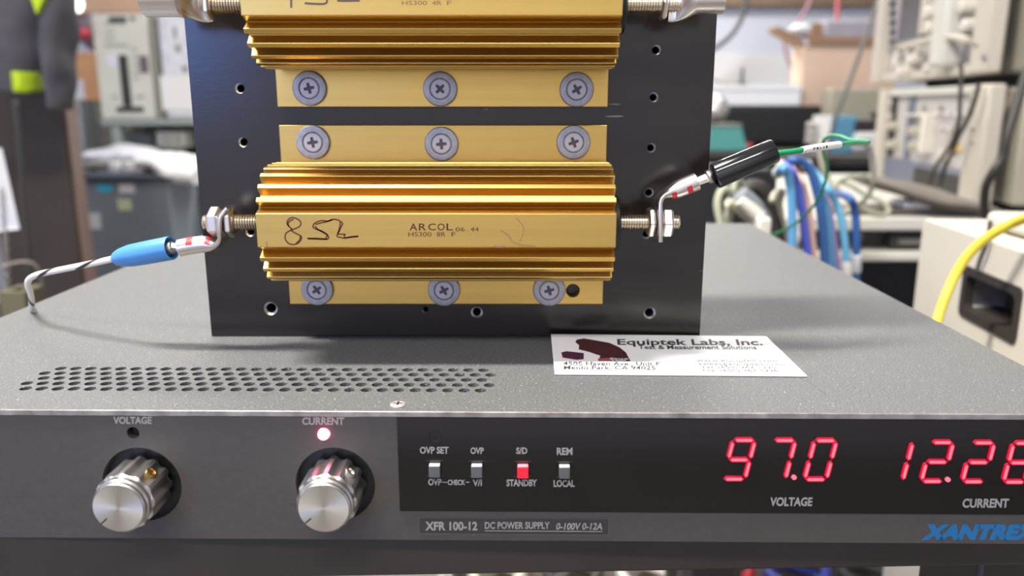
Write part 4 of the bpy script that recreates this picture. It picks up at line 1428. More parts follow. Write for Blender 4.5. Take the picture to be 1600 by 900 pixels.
tag(b.build('grey_tray', M('grey_plastic', (164, 158, 168), rough=0.5, var=0.12, scale=14), None, bevel=0.012, seg=3), 'grey plastic tray sticking out of the open cardboard box', 'tray')
c = at(1240, 55, KD + .15)
b = MB().ball((c.x + .015, KD + .08, zb_ + .058), .06, .045, .028, 20, 12, wob=.012)
tag(b.build('white_bag', m_film, None, smooth=60), 'small white bag bulging over the left flap of the cardboard box', 'bag')
# sage unit in front of the carton
GG = BL - .12
x0, x1, za, zb_ = rect(1296, 138, 1392, 242, GG)
sg_ = thing('sage_cabinet', 'plain sage grey instrument cabinet in front of the open cardboard box', 'instrument', ((x0 + x1) / 2, GG + .05, bz))
MB().box(x0, x1, GG, GG + .10, bz, zb_).build('case', m_sage, sg_, bevel=0.006)
MB().box(x0 + .01, x1 - .01, GG - .004, GG, bz + .06, zb_ - .01).build('front_panel', m_sage, sg_, bevel=0.002)
# blue unit with black block, white rounded box, grey knobby side
BD2 = 2.74
x0, x1, za, zb_ = rect(1296, 182, 1338, 262, BD2)
bu = thing('blue_unit', 'steel blue box shaped unit behind the green wire loop', 'instrument', ((x0 + x1) / 2, BD2 + .1, bz))
MB().box(x0, x1, BD2, BD2 + .158, bz + .001, zb_).build('case', m_steelblue, bu, bevel=0.004)
x0w, x1w, _, zw1 = rect(1277, 181, 1297, 262, BD2)
MB().box(x0 - .004, x0 - .0002, BD2 - .002, BD2 + .16, bz + .001, zw1).build('side_panel', m_offwhite, bu, bevel=0.004)
for yy in (196, 208, 219):
    c = at(1270, yy, BD2 + .11)
    MB().lathe((x0 - .004, c.y, c.z), (-1, 0, 0), [(0, .012), (.02, .014), (.034, .013), (.038, .008)], 18).build('knob', m_panelgrey, bu, smooth=40)
x0, x1, za, zb_ = rect(1337, 188, 1372, 208, BD2 - .02)
x2, x3, _, zw1 = rect(1334, 206, 1376, 262, BD2 - .02)
wr = thing('white_instrument', 'white rounded instrument with a black block on top right of the blue unit', 'instrument', ((x2 + x3) / 2, BD2 + .06, bz))
MB().box(x2 + .001, x3, BD2 - .02, BD2 + .18, bz + .001, zw1).build('case', m_offwhite, wr, bevel=0.018, seg=4)
MB().box(x0 + .004, x1, BD2 - .01, BD2 + .16, zw1, zb_).build('black_block', M('brown_black', (54, 46, 48), rough=.5), wr, bevel=0.006)
c = at(1371, 181, BD2 + .03)
MB().lathe((c.x, BD2 + .05, zb_), (0, 0, 1), [(0, .006), (.012, .006), (.013, .016), (.024, .016), (.027, .012)], 18).build('knob', m_slot, wr, smooth=40)
# teal box and silver lump next to the plate edge
TE = 2.3
x0, x1, za, zb_ = rect(1090, 198, 1158, 236, TE)
tl = thing('teal_case', 'teal slope sided case standing beside the black plate edge', 'case', ((x0 + x1) / 2, TE + .1, za))
b = MB().prism([(x0, za), (x1 + .022, za), (x1, zb_), (x0, zb_)], fp, TE, TE + .2)
b.build('case', m_teal, tl, bevel=0.004)
MB().box(x0 - .002, x1 + .002, TE - .003, TE + .203, zb_, zb_ + .008).build('lid', m_beigedk, tl, bevel=0.003)
c = at(1164, 222, TE + .02)
MB().lathe((x1 + .018, TE + .03, za + .012), (1, 0, -0.05), [(0, .008), (.018, .010), (.022, .008)], 14).build('knob', m_redthing, tl, smooth=40)
ttop = zb_ + .008
st = thing('equipment_stand', 'dark equipment stand holding the teal case', 'stand', ((x0 + x1) / 2, TE + .1, 0))
MB().box(x0 - .2, x1 + .05, TE - .02, TE + .24, za - .02, za).build('stand_top', m_cartdark, st, bevel=0.003)
for lx in (x0 - .18, x1 + .03):
    for ly in (TE, TE + .22):
        MB().box(lx - .012, lx + .012, ly - .012, ly + .012, 0, za - .02).build('leg', m_cartdark, st)
x0, x1, za, zb_ = rect(1092, 146, 1142, 194, TE + .06)
b = MB().ball(((x0 + x1) / 2, TE + .1, ttop + (zb_ - ttop) / 2), (x1 - x0) / 2, .07, (zb_ - ttop) / 2, 24, 16, wob=.008)
tag(b.build('foil_bundle', m_silver, None, smooth=50), 'crumpled silver foil bundle on top of the teal case', 'foil')
# hanging cables on the far wall
lead('hanging_cable', 'dark grey cable curving down the far wall just right of the black plate', 'cable', [at(x, y, 4.5) for x, y in [(1168, -20), (1162, 20), (1150, 45), (1135, 62), (1115, 76), (1085, 92)]], .014, m_darkcable)
lead('hanging_cable', 'straight red cable hanging down to the cardboard box', 'cable', [at(x, y, 4.0) for x, y in [(1310, -30), (1309, 10), (1308, 34), (1308, 60)]], .010, m_redcable)
lead('hanging_cable', 'thin rose cable slanting behind the cardboard box flap', 'cable', [at(x, y, 4.2) for x, y in [(1270, -10), (1258, 18), (1240, 42), (1226, 62), (1230, 90), (1240, 112)]], .008, m_rosecable)
lead('hanging_cable', 'taut grey cable running diagonally down past the tan cardboard box', 'cable', [at(x, y, 2.2 + i * .05) for i, (x, y) in enumerate([(1392, -50), (1373, 0), (1352, 60), (1330, 120), (1310, 172), (1300, 205), (1293, 235), (1290, 262)])], .0062, m_pipe, n=10)

# ================================================================== right: trolley with two stacked instruments
TRZ = at(1330, 339, 1.22).z
TX0, TX1 = at(1208, 350, 1.22).x, 1.50
tro = thing('equipment_trolley', 'white two shelf trolley under the stacked instruments on the right', 'trolley', ((TX0 + TX1) / 2, 1.6, 0))
MB().box(TX0, TX1, 1.22, 2.02, TRZ - .022, TRZ).build('top_board', m_cartwhite, tro, bevel=0.004)
zs = at(1380, 395, 1.22).z
MB().box(TX0, TX1, 1.22, 2.02, zs - .014, zs).build('shelf_board', m_cartwhite, tro, bevel=0.003)
for lx in (TX0 + .02, TX1 - .02):
    for ly in (1.27, 1.98):
        MB().box(lx - .015, lx + .015, ly - .015, ly + .015, .06, TRZ - .022).build('upright', m_cartdark, tro)
        MB().cyl((lx - .012, ly, .031), (lx + .012, ly, .031), .03, n=20).build('caster', m_black, tro)
MB().box(TX0 + .03, TX1 - .03, 1.26, 2.0, .28, .30).build('shelf_board', m_cartdark, tro, bevel=0.003)
MB().box(TX0 + .04, TX1 - .04, 1.975, 1.985, .30, TRZ - .03).build('back_panel', m_blackcase, tro)
ps = thing('drawer_unit', 'dark grey rack drawer unit between the two boards of the white trolley', 'drawer unit', ((TX0 + TX1) / 2, 1.4, zs))
x0, x1, za, zb_ = rect(1340, 362, 1440, 394, 1.25)
MB().box(TX0 + .05, TX1 - .1, 1.27, 1.6, zs, TRZ - .026).build('case', m_cartdark, ps, bevel=0.003)
x0, x1, za, zb_ = rect(1390, 364, 1440, 393, 1.25)
MB().box(x0, x1 + .1, 1.245, 1.275, zs + .001, TRZ - .03).build('drawer', m_cartdark, ps, bevel=0.004)
b = MB()
for i in range(5):
    c = at(1230 + i * 28, 375, 1.27)
    b.lathe((c.x, 1.27, (zs + TRZ) / 2 - .01), (0, -1, 0), [(0, .005), (.004, .005)], 12)
b.build('indicator', m_printgrey, ps)
b = MB().box(x0 + .01, x1 + .08, 1.238, 1.246, (zs + TRZ) / 2 - .018, (zs + TRZ) / 2 - .010)
b.build('drawer_handle', m_printgrey, ps)

# stacked instruments: front panels face left, seen at a steep angle
def slantbox(b, c00, c10, dep, z0, z1, mi=0):
    """c00 far front corner, c10 near front corner (xy); the box runs back to the right"""
    a, c = Vector((c00[0], c00[1], 0)), Vector((c10[0], c10[1], 0))
    t = (c - a).normalized()
    n = Vector((-t.y, t.x, 0))
    if n.x < 0:
        n = -n
    q = [a, c, c + n * dep, a + n * dep]
    lo = [p + Vector((0, 0, z0)) for p in q]
    hi = [p + Vector((0, 0, z1)) for p in q]
    return b.hexa(lo, hi, mi)
FA = at(1386, 210, 1.80); FN = at(1562, 210, 1.26)
fa, fn_ = Vector((FA.x, FA.y, 0)), Vector((FN.x, FN.y, 0))
ft = (fn_ - fa).normalized()
fnm = Vector((-ft.y, ft.x, 0))
if fnm.x < 0:
    fnm = -fnm
FWD = (fn_ - fa).length
def fpos(px, py, out=0.0):
    """(s, z) of a pixel on the slanted front plane"""
    p0 = fa - fnm * out
    q = onplane(px, py, p0, fnm)
    return (q - fa).dot(ft), q.z
def fbox(b, px0, py0, px1, py1, h, mi=0, z=None):
    s0, _ = fpos(px0, (py0 + py1) / 2); s1, _ = fpos(px1, (py0 + py1) / 2)
    _, za = fpos((px0 + px1) / 2, py1); _, zb_ = fpos((px0 + px1) / 2, py0)
    if z:
        za, zb_ = z
    a = fa + ft * s0; c = fa + ft * s1
    q = [a - fnm * h, c - fnm * h, c + fnm * .002, a + fnm * .002]
    return b.hexa([p + Vector((0, 0, za)) for p in q], [p + Vector((0, 0, zb_)) for p in q], mi)
IZ0 = TRZ + .012
IZ1 = fpos(1460, 137)[1]
low = thing('rack_mainframe', 'cream plug in mainframe with pale modules, the lower of two stacked instruments', 'instrument', ((fa.x + fn_.x) / 2 + .2, 1.55, IZ0))
b = MB()
slantbox(b, fa + fnm * .03, fn_ + fnm * .03, .42, IZ0, IZ1 - .004)
b.build('case', m_sage, low, bevel=0.006)
b = MB(); fbox(b, 1386, 150, 1534, 280, .002, z=(IZ0 + .045, IZ1 - .012)); b.build('module_panel', m_panelgrey, low, bevel=0.002)
b = MB(); fbox(b, 1384, 130, 1564, 150, .012, z=(IZ1 - .014, IZ1)); b.build('top_rail', m_beige, low, bevel=0.003)
b = MB(); fbox(b, 1384, 130, 1564, 150, .008, z=(IZ0, IZ0 + .045)); b.build('bottom_rail', m_navy, low, bevel=0.003)
b = MB(); fbox(b, 1434, 275, 1516, 290, .010, z=(IZ0 + .006, IZ0 + .038)); b.build('control_strip', m_slot, low, bevel=0.002)
b = MB(); fbox(b, 1383, 200, 1392, 220, .022, z=(IZ0, IZ1)); b.build('corner_post', m_beige2, low, bevel=0.003)
b = MB(); fbox(b, 1533, 200, 1564, 220, .026, z=(IZ0, IZ1)); b.build('rack_ear', m_beige2, low, bevel=0.005)
for y_ in (155, 175, 200, 222):
    b = MB(); fbox(b, 1546, y_, 1549, y_ + 3, .030); b.build('rack_screw', m_printgrey, low)
b = MB(); fbox(b, 1392, 147, 1400, 268, .006, z=(IZ0 + .05, IZ1 - .016)); b.build('dark_column', m_slot, low)
for yy in (156, 178, 196, 222):
    b = MB(); fbox(b, 1393, yy, 1398, yy + 8, .012); b.build('key', m_knobwhite, low)
b = MB(); fbox(b, 1419, 145, 1428, 268, .006, z=(IZ0 + .05, IZ1 - .016)); b.build('blue_column', m_navy, low)
b = MB(); fbox(b, 1432, 178, 1462, 182, .022); fbox(b, 1455, 178, 1462, 240, .022); b.build('white_bracket', m_knobwhite, low, bevel=0.002)
for (x, y) in ((1437, 205), (1447, 206), (1437, 228), (1447, 229), (1403, 197), (1404, 226)):
    s, z = fpos(x, y)
    p = fa + ft * s + Vector((0, 0, z))
    MB().lathe(p, -fnm, [(0, .010), (.018, .010), (.022, .007)], 14).build('knob', m_sage, low, smooth=40)
for (x, y) in ((1448, 168), (1475, 168)):
    s, z = fpos(x, y)
    MB().lathe(fa + ft * s + Vector((0, 0, z)), -fnm, [(0, .006), (.008, .005)], 12).build('connector', m_printgrey, low)
for (x, y) in ((1480, 181), (1500, 181), (1512, 183), (1488, 203), (1500, 204)):
    s, z = fpos(x, y)
    MB().lathe(fa + ft * s + Vector((0, 0, z)), -fnm, [(0, .006), (.02, .006), (.022, .004)], 12).build('connector', m_silver, low, smooth=40)
b = MB(); fbox(b, 1494, 228, 1504, 236, .010); b.build('amber_button', m_gold2, low)
b = MB(); fbox(b, 1478, 234, 1492, 249, .014); b.build('white_button', m_knobwhite, low)
for s in (0.04, FWD - .04):
    for u in (.06, .38):
        p = fa + ft * s + fnm * u
        MB().cyl((p.x, p.y, TRZ), (p.x, p.y, IZ0 + .001), .015, n=14).build('foot', m_black, low)

# upper instrument: scope
UZ0 = IZ1 + .016
UZ1 = UZ0 + .31
up_ = thing('oscilloscope', 'cream oscilloscope with a dark screen, the upper of two stacked instruments', 'oscilloscope', ((fa.x + fn_.x) / 2 + .2, 1.55, UZ0))
fn2 = fn_ + ft * .03
b = MB(); slantbox(b, fa + fnm * .03, fn2 + fnm * .03, .44, UZ0, UZ1)
b.build('case', m_sage, up_, bevel=0.008)
b = MB(); fbox(b, 1388, 0, 1560, 100, .002, z=(UZ0 + .006, UZ1 - .006)); b.build('front_panel', m_panelgrey, up_, bevel=0.002)
b = MB(); fbox(b, 1384, 0, 1394, 100, .024, z=(UZ0, UZ1)); b.build('corner_post', m_beige2, up_, bevel=0.003)
b = MB(); fbox(b, 1546, 0, 1572, 100, .026, z=(UZ0, UZ1)); b.build('corner_post', m_beige2, up_, bevel=0.005)
b = MB(); fbox(b, 1394, 20, 1552, 100, .014, z=(UZ0, UZ0 + .018)); b.build('bottom_rail', m_beige2, up_, bevel=0.003)
b = MB(); fbox(b, 1413, -60, 1452, 60, .005); b.build('screen', m_screen, up_)
b = MB(); fbox(b, 1396, -60, 1412, 78, .006); b.build('bezel', M('lilac_bezel', (160, 152, 156), rough=.5), up_)
for i in range(9):
    b = MB(); fbox(b, 1399, -58 + i * 15, 1404, -52 + i * 15, .012); b.build('soft_key', m_slot, up_)
b = MB(); fbox(b, 1452, -60, 1457, 52, .014); b.build('bezel', m_beige2, up_)
b = MB(); fbox(b, 1400, 62, 1450, 70, .008); b.build('key_strip', m_printgrey, up_)
b = MB(); fbox(b, 1484, 52, 1546, 62, .008); b.build('dark_strip', m_slot, up_)
b = MB(); fbox(b, 1455, 70, 1547, 103, .004); b.build('lower_panel', M('mauve_grey_panel', (152, 146, 150), rough=.5), up_)
b = MB()
s0, z0_ = fpos(1420, 76); s1, z1_ = fpos(1500, 58); s2, z2_ = fpos(1545, 62)
pp3 = [fa + ft * s0 - fnm * .02 + Vector((0, 0, z0_)), fa + ft * s1 - fnm * .03 + Vector((0, 0, z1_)), fa + ft * s2 - fnm * .03 + Vector((0, 0, z2_))]
b.tube(pp3, .006, 8); b.build('shelf_lip', m_beige2, up_)
b = MB(); fbox(b, 1494, -60, 1516, 104, .040); b.build('handle', m_beige, up_, bevel=0.008)
for (x, y) in ((1418, 84), (1414, 98), (1434, 80), (1436, 94), (1432, 108), (1420, 112), (1445, 90)):
    s, z = fpos(x, y)
    MB().lathe(fa + ft * s + Vector((0, 0, z)), -fnm, [(0, .012), (.02, .011), (.024, .007)], 14).build('knob', m_knobwhite, up_, smooth=40)
for (x, y) in ((1464, 106), (1485, 95)):
    s, z = fpos(x, y)
    MB().lathe(fa + ft * s + Vector((0, 0, z)), -fnm, [(0, .009), (.02, .008), (.024, .005)], 14).build('connector', m_knobwhite if x < 1470 else m_slot, up_, smooth=40)
for (x, y) in ((1468, 20), (1484, 14), (1470, 44), (1525, 10), (1530, 40)):
    s, z = fpos(x, y)
    MB().lathe(fa + ft * s + Vector((0, 0, z)), -fnm, [(0, .013), (.024, .012), (.028, .008)], 14).build('knob', m_knobwhite, up_, smooth=40)
b = MB()
for (x, y) in ((1553, 68), (1566, 88)):
    b = MB()
    s, z = fpos(x, y)
    b.lathe(fa + ft * s - fnm * .026 + Vector((0, 0, z)), -fnm, [(0, .006), (.003, .005)], 12)
    b.build('corner_screw', m_chrome, up_)
for s in (0.06, FWD - .06):
    for u in (.07, .38):
        p = fa + ft * s + fnm * u
        MB().cyl((p.x, p.y, IZ1), (p.x, p.y, UZ0 + .001), .02, n=14).build('foot', m_slot, up_)
b = MB(); slantbox(b, fa + ft * .06 + fnm * .06, fn_ - ft * .02 + fnm * .06, .34, IZ1 + .0005, UZ0 - .0005)
b.build('base_tray', m_slot, up_)

# cables hanging down the fronts of the stack
def fcab(px, py, out):
    p0 = fa - fnm * out
    return onplane(px, py, p0, fnm)
lead('probe_cable', 'thin black cable hanging straight down the front of the lower stacked instrument', 'cable', [fcab(x, y, .06) for x, y in [(1501, 100), (1502, 120), (1500, 160), (1497, 195), (1486, 225), (1472, 246), (1458, 268), (1450, 295), (1446, 330)]] , .0035, m_blackcable)
lead('probe_cable', 'thin black cable slanting across the pale modules near the rack ear', 'cable', [fcab(x, y, .045) for x, y in [(1530, 130), (1522, 160), (1510, 190), (1497, 215), (1487, 240), (1478, 256), (1468, 290)]], .0035, m_blackcable)
lead('power_cable', 'thick black cable looping down from the oscilloscope past the right edge', 'cable', [at(x, y, d) for x, y, d in [(1640, 60, 1.10), (1606, 110, 1.10), (1590, 160, 1.09), (1575, 210, 1.08), (1566, 245, 1.08), (1552, 268, 1.08), (1541, 290, 1.09), (1538, 315, 1.10), (1539, 345, 1.11)]], .0058, m_blackcable, n=10)

# grey cloths and papers on the trolley top, in front of the stack
cl = crumple([(1345, 274, 284), (1380, 276, 300), (1430, 286, 312), (1480, 297, 322), (1520, 306, 326), (1540, 309, 328)], 1.245, 0.04, 9)
for v_ in cl.v:
    if v_.z < TRZ + .002:
        v_.z = TRZ + .002
tag(cl.build('grey_cloth', m_greige, None, smooth=50), 'greige folded cloth lying on the trolley in front of the stacked instruments', 'cloth')
c0 = at(1380, 316, 1.235)
b = MB().box(c0.x - .07, c0.x + .16, 1.235, 1.30, TRZ, TRZ + .012)
tag(b.build('grey_binder', m_greige, None, bevel=0.004), 'flat greige binder on the front edge of the trolley', 'binder')
b = MB().box(at(1412, 318, 1.235).x, at(1455, 318, 1.235).x, 1.23, 1.29, TRZ + .012, TRZ + .022)
tag(b.build('white_pack', m_whiteboard, None, bevel=0.003), 'small bright white pack lying on the greige binder', 'pack')

# beige cabinet with the recessed handle, close on the right
E0 = at(1443, 343, 0.74)
HZ = E0.z
dirc = Vector((906 - 800, 0, 0))
yawb = math.atan2(906 - 800, F_PX)
bd = Vector((-math.sin(yawb), -math.cos(yawb), 0))       # towards the camera along the face
bn = Vector((-bd.y, bd.x, 0))
if bn.x < 0:
    bn = -bn
e0 = Vector((E0.x, E0.y, 0))
LB = 0.44
CB = 0.06
bc = thing('beige_cabinet', 'beige floor cabinet with a black recessed handle at the right edge', 'cabinet', (e0.x + .2, e0.y - .2, 0))
def cpl(px, py, out=0.0):
    q = onplane(px, py, e0 - bn * out, bn)
    return (q - e0).dot(bd), q.z
hcorn = [cpl(1505, 417), cpl(1597, 448), cpl(1590, 532), cpl(1503, 497)]
hs0 = (hcorn[0][0] + hcorn[3][0]) / 2; hs1 = (hcorn[1][0] + hcorn[2][0]) / 2
hz1 = (hcorn[0][1] + hcorn[1][1]) / 2; hz0 = (hcorn[2][1] + hcorn[3][1]) / 2
fmap = lambda a, c, t: e0 + bd * a + bn * t + Vector((0, 0, c))
rr = 0.004
def rrect(a0, a1, c0, c1, r, n=5):
    pts = []
    for (cx, cy, st) in ((a1 - r, c1 - r, 0), (a0 + r, c1 - r, 1), (a0 + r, c0 + r, 2), (a1 - r, c0 + r, 3)):
        for i in range(n):
            a = PI / 2 * (st + i / (n - 1))
            pts.append((cx + r * math.cos(a), cy + r * math.sin(a)))
    return pts
b = MB().slab([(0, CB), (LB, CB), (LB, HZ), (0, HZ)], [rrect(hs0, hs1, hz0, hz1, .004)], fmap, 0, .003)
b.build('side_panel', m_cab, bc, smooth=20)
b = MB()
for q in ((0, .003, .003, .36), (LB - .003, LB, .003, .36)):
    a = [fmap(q[0], CB, q[2]), fmap(q[1], CB, q[2]), fmap(q[1], CB, q[3]), fmap(q[0], CB, q[3])]
    c = [p + Vector((0, 0, HZ - CB)) for p in a]
    b.hexa(a, c)
a = [fmap(0, HZ - .003, .003), fmap(LB, HZ - .003, .003), fmap(LB, HZ - .003, .36), fmap(0, HZ - .003, .36)]
b.hexa(a, [p + Vector((0, 0, .003)) for p in a])
a = [fmap(0, CB, .357), fmap(LB, CB, .357), fmap(LB, CB, .36), fmap(0, CB, .36)]
b.hexa(a, [p + Vector((0, 0, HZ - CB)) for p in a])
b.build('case', m_cab, bc, bevel=0.001)
ins = 0.006
rim_o, rim_i = rrect(hs0 - .001, hs1 + .001, hz0 - .001, hz1 + .001, .005), rrect(hs0 + .006, hs1 - .006, hz0 + .006, hz1 - .006, .006)
b = MB().slab(rim_o, [rim_i], fmap, -.0015, .006)
vs = [fmap(a_, c_, .006) for a_, c_ in rim_i] + [fmap((a_ - (hs0 + hs1) / 2) * .72 + (hs0 + hs1) / 2, (c_ - (hz0 + hz1) / 2) * .6 + (hz0 + hz1) / 2 - .003, .026) for a_, c_ in rim_i]
k = len(rim_i)
b.add(vs, [(i, (i + 1) % k, (i + 1) % k + k, i + k) for i in range(k)] + [tuple(range(k, 2 * k))])
b.build('recessed_handle', m_hollow, bc, smooth=40)
for s_ in (.04, LB - .04):
    for u_ in (.04, .32):
        MB().cyl(fmap(s_, 0, u_), fmap(s_, CB + .001, u_), .022, n=16).build('foot', m_black, bc)
a = fmap(.035, HZ, .03); c = fmap(LB - .02, HZ, .30)
b = MB()
q = [fmap(.05, HZ + .0012, .03), fmap(LB - .01, HZ + .0012, .03), fmap(LB - .01, HZ + .0012, .30), fmap(.05, HZ + .0012, .30)]
b.hexa(q, [p + Vector((0, 0, .014)) for p in q])
tag(b.build('cream_case', m_beige, None, bevel=0.005), 'flat cream case lying on top of the beige cabinet', 'case')
lead('hanging_cable', 'thin grey cable hanging over the beige cabinet above its black handle', 'cable', [fmap(s_, z_, -.004) for s_, z_ in [cpl(1556, 345), cpl(1553, 365), cpl(1548, 385), cpl(1540, 405), cpl(1535, 422)]], .0018, m_darkcable)
lead('yellow_cable', 'thick yellow cable curving down in front of the beige cabinet', 'cable', [at(x, y, d) for x, y, d in [(1680, 318, .50), (1600, 342, .55), (1566, 357, .565), (1535, 377, .575), (1510, 402, .58), (1491, 433, .58), (1477, 465, .575), (1466, 496, .57), (1458, 530, .56)]] + [at(1454, 600, .56), at(1453, 900, .56)], .0035, m_yellow, n=14)

# ================================================================== patch cables behind the supply
PC = 0.76
q = at(1165, 300, .92)
x0, x1, za, zb_ = rect(1085, 268, 1212, 380, .92)
pb = thing('junction_box', 'black junction box behind the power supply where the blue cables plug in', 'junction box', ((x0 + x1) / 2, 1.0, 0))
ptop = at(1215, 262, .95).z
MB().box(x0, x1, .92, 1.03, ptop - .20, ptop).build('case', m_blackcase, pb, bevel=0.004)
for lx in (x0 + .02, x1 - .02):
    for ly in (.935, 1.015):
        MB().box(lx - .012, lx + .012, ly - .012, ly + .012, 0, ptop - .20).build('leg', m_cartdark, pb)
cables = [
    ('blue cable nearest the green wire, first of the hanging bundle', m_blue1, [(1214, 272), (1222, 264), (1230, 270), (1236, 300), (1238, 340), (1238, 380), (1237, 430)], .0042),
    ('royal blue cable hanging beside the pale pink one', m_blue2, [(1219, 258), (1232, 263), (1245, 285), (1252, 320), (1257, 360), (1262, 400), (1264, 450)], .0040),
    ('pale pink cable hanging in the middle of the blue bundle', m_pinkcable, [(1235, 262), (1247, 276), (1257, 300), (1264, 330), (1268, 365), (1271, 400), (1271, 450)], .0036),
    ('blue cable arching over the whole bundle from its white plug', m_blue4, [(1222, 262), (1236, 252), (1252, 252), (1264, 262), (1272, 284), (1280, 320), (1286, 370), (1290, 450)], .0042),
    ('bright blue cable hanging from the right white plug', m_blue1, [(1258, 255), (1268, 268), (1276, 296), (1282, 330), (1287, 370), (1290, 410), (1291, 470)], .0044),
    ('second bright blue cable next to the lilac one', m_blue1, [(1262, 258), (1276, 282), (1288, 318), (1294, 350), (1297, 390), (1299, 430), (1299, 480)], .0042),
    ('lilac cable hanging among the blue ones', m_lilac, [(1276, 292), (1288, 306), (1295, 330), (1301, 360), (1306, 395), (1310, 430), (1311, 480)], .0034),
    ('sky blue cable with a white plug at its lower end', m_blue3, [(1270, 266), (1288, 288), (1304, 312), (1314, 340), (1319, 370), (1322, 400), (1322, 414)], .0040),
    ('dark blue cable hanging apart at the right of the bundle', m_blue4, [(1300, 300), (1325, 308), (1335, 325), (1338, 360), (1338, 400), (1337, 440), (1336, 490)], .0042),
]
for i, (lb, mt, pts_, r) in enumerate(cables):
    d0 = PC + .0115 * i
    root_pts = [at(x, y, d0 + (.10 if j == 0 else 0.0)) for j, (x, y) in enumerate(pts_)]
    c = root_pts[0]
    t = thing('patch_cable', lb, 'cable', (c.x, c.y, c.z), 0, 'patch cables hanging behind the power supply')
    MB().tube(root_pts, r, 10).build('cable_sheath', mt, t, smooth=60)
    if i in (0, 1, 3, 4):
        a, c2 = root_pts[0], root_pts[1]
        MB().lathe(a + (c2 - a) * .2, c2 - a, [(0, .0055), (.002, .0062), (.014, .0060), (.018, .0046)], 14).build('plug', m_plug, t, smooth=40)
    if i == 7:
        a, c2 = root_pts[-2], root_pts[-1]
        MB().lathe(c2, c2 - a, [(-.004, .0048), (0, .0064), (.016, .0064), (.020, .005)], 14).build('plug', m_plug, t, smooth=40)
    if i == 8:
        a = at(1338, 398, d0); c2 = at(1337, 432, d0)
        MB().lathe(a, c2 - a, [(0, .0044), (.001, .0058), (.018, .0058), (.020, .0044)], 14).build('plug', m_sticker, t, smooth=40)
a, c2 = at(1245, 318, .79), at(1255, 345, .79)
tag(MB().tube([at(1246, 312, .785), at(1252, 328, .785), at(1258, 348, .785), at(1248, 368, .785), at(1240, 392, .785), at(1238, 430, .785)], .0036, 10).build('white_cable', m_plug, None, smooth=60), 'white cable crossing in front of the blue bundle', 'cable')
# pale cable loops
for lb, mt, pts_, r, d0 in [
    ('sage cable loop bending furthest right above the white trolley', m_sagecable, [(1300, 296), (1312, 282), (1332, 276), (1352, 276), (1362, 290), (1355, 308), (1338, 322), (1318, 333)], .0036, 1.06),
    ('sage cable loop with its lower bend on the trolley edge', m_sagecable, [(1296, 284), (1312, 300), (1335, 320), (1360, 333), (1382, 336), (1389, 328), (1376, 314), (1352, 304), (1330, 290), (1308, 282)], .0036, 1.10),
    ('thin grey cable arching beside the white rounded instrument', m_pipe, [(1336, 226), (1350, 224), (1360, 236), (1364, 258), (1364, 290)], .0042, 1.2),
    ('pale cable hanging just behind the green loop', m_cream, [(1285, 222), (1284, 245), (1288, 268), (1298, 288), (1310, 300)], .0050, 1.12),
]:
    lead('coiled_cable', lb, 'cable', [at(x, y, d0 + .006 * j) for j, (x, y) in enumerate(pts_)], r, mt, 'pale cable loops right of the blue bundle', n=10)
for lb, mt, pts_, r, d0 in [
    ('sage cable loop closest to the black plate behind the power supply', m_sagecable, [(1130, 380), (1126, 350), (1121, 320), (1126, 300), (1136, 296), (1144, 310), (1142, 330), (1138, 352), (1137, 380)], .0040, .80),
    ('sage cable loop second from the black plate', m_sagecable, [(1136, 345), (1140, 318), (1146, 296), (1150, 280), (1156, 284), (1158, 300), (1154, 318)], .0038, .84),
    ('pale cable slanting down to the white connector block', m_cream, [(1137, 316), (1148, 322), (1160, 332), (1172, 342), (1180, 352)], .0044, .78),
    ('pale cable arching over the black plugs', m_cream, [(1206, 316), (1210, 304), (1222, 300), (1218, 318), (1222, 345), (1228, 370), (1230, 400)], .0036, .84),
]:
    lead('coiled_cable', lb, 'cable', [at(x, y, d0 + .004 * j) for j, (x, y) in enumerate(pts_)], r, mt, 'pale cable loops behind the power supply', n=10)
for i, (lb, pts_, mt) in enumerate([('black cable bundle arching behind the connector block', [(1158, 300), (1178, 292), (1196, 302), (1208, 330), (1214, 372), (1216, 420)], m_blackcable), ('dark grey cable beneath the arching black one', [(1164, 312), (1182, 306), (1194, 322), (1202, 350), (1208, 400)], m_darkcable)]):
    lead('thick_cable', lb, 'cable', [at(x, y, .86 + .01 * i) for x, y in pts_], .0085 - .001 * i, mt, n=12)
x0, x1, za, zb_ = rect(1184, 340, 1206, 380, .76)
cn = thing('connector_block', 'white connector block just behind the rear right corner of the power supply', 'connector', ((x0 + x1) / 2, .77, za - .02))
MB().box(x0, x1, .76, .79, za, zb_).build('block', m_plug, cn, bevel=0.003)
MB().lathe((x0 + .006, .775, zb_ - .002), (-.6, 0, .5), [(0, .007), (.012, .007), (.026, .005)], 14).build('strain_relief', m_plug, cn, smooth=40)
MB().box((x0 + x1) / 2 - .004, (x0 + x1) / 2 + .004, .77, .78, 0.0, za).build('support_post', m_cartdark, cn)
c = at(1168, 322, .82)
b = MB().loft(spline([at(1154, 306, .80), at(1168, 318, .80), at(1180, 330, .80), at(1188, 345, .80)], 5), [(.011, .011)] * 16, (0, 1, 0), 16, wob=.002)
tag(b.build('clear_hose', m_greydev, None, smooth=60), 'short clear plastic hose lying among the cables behind the supply', 'hose')

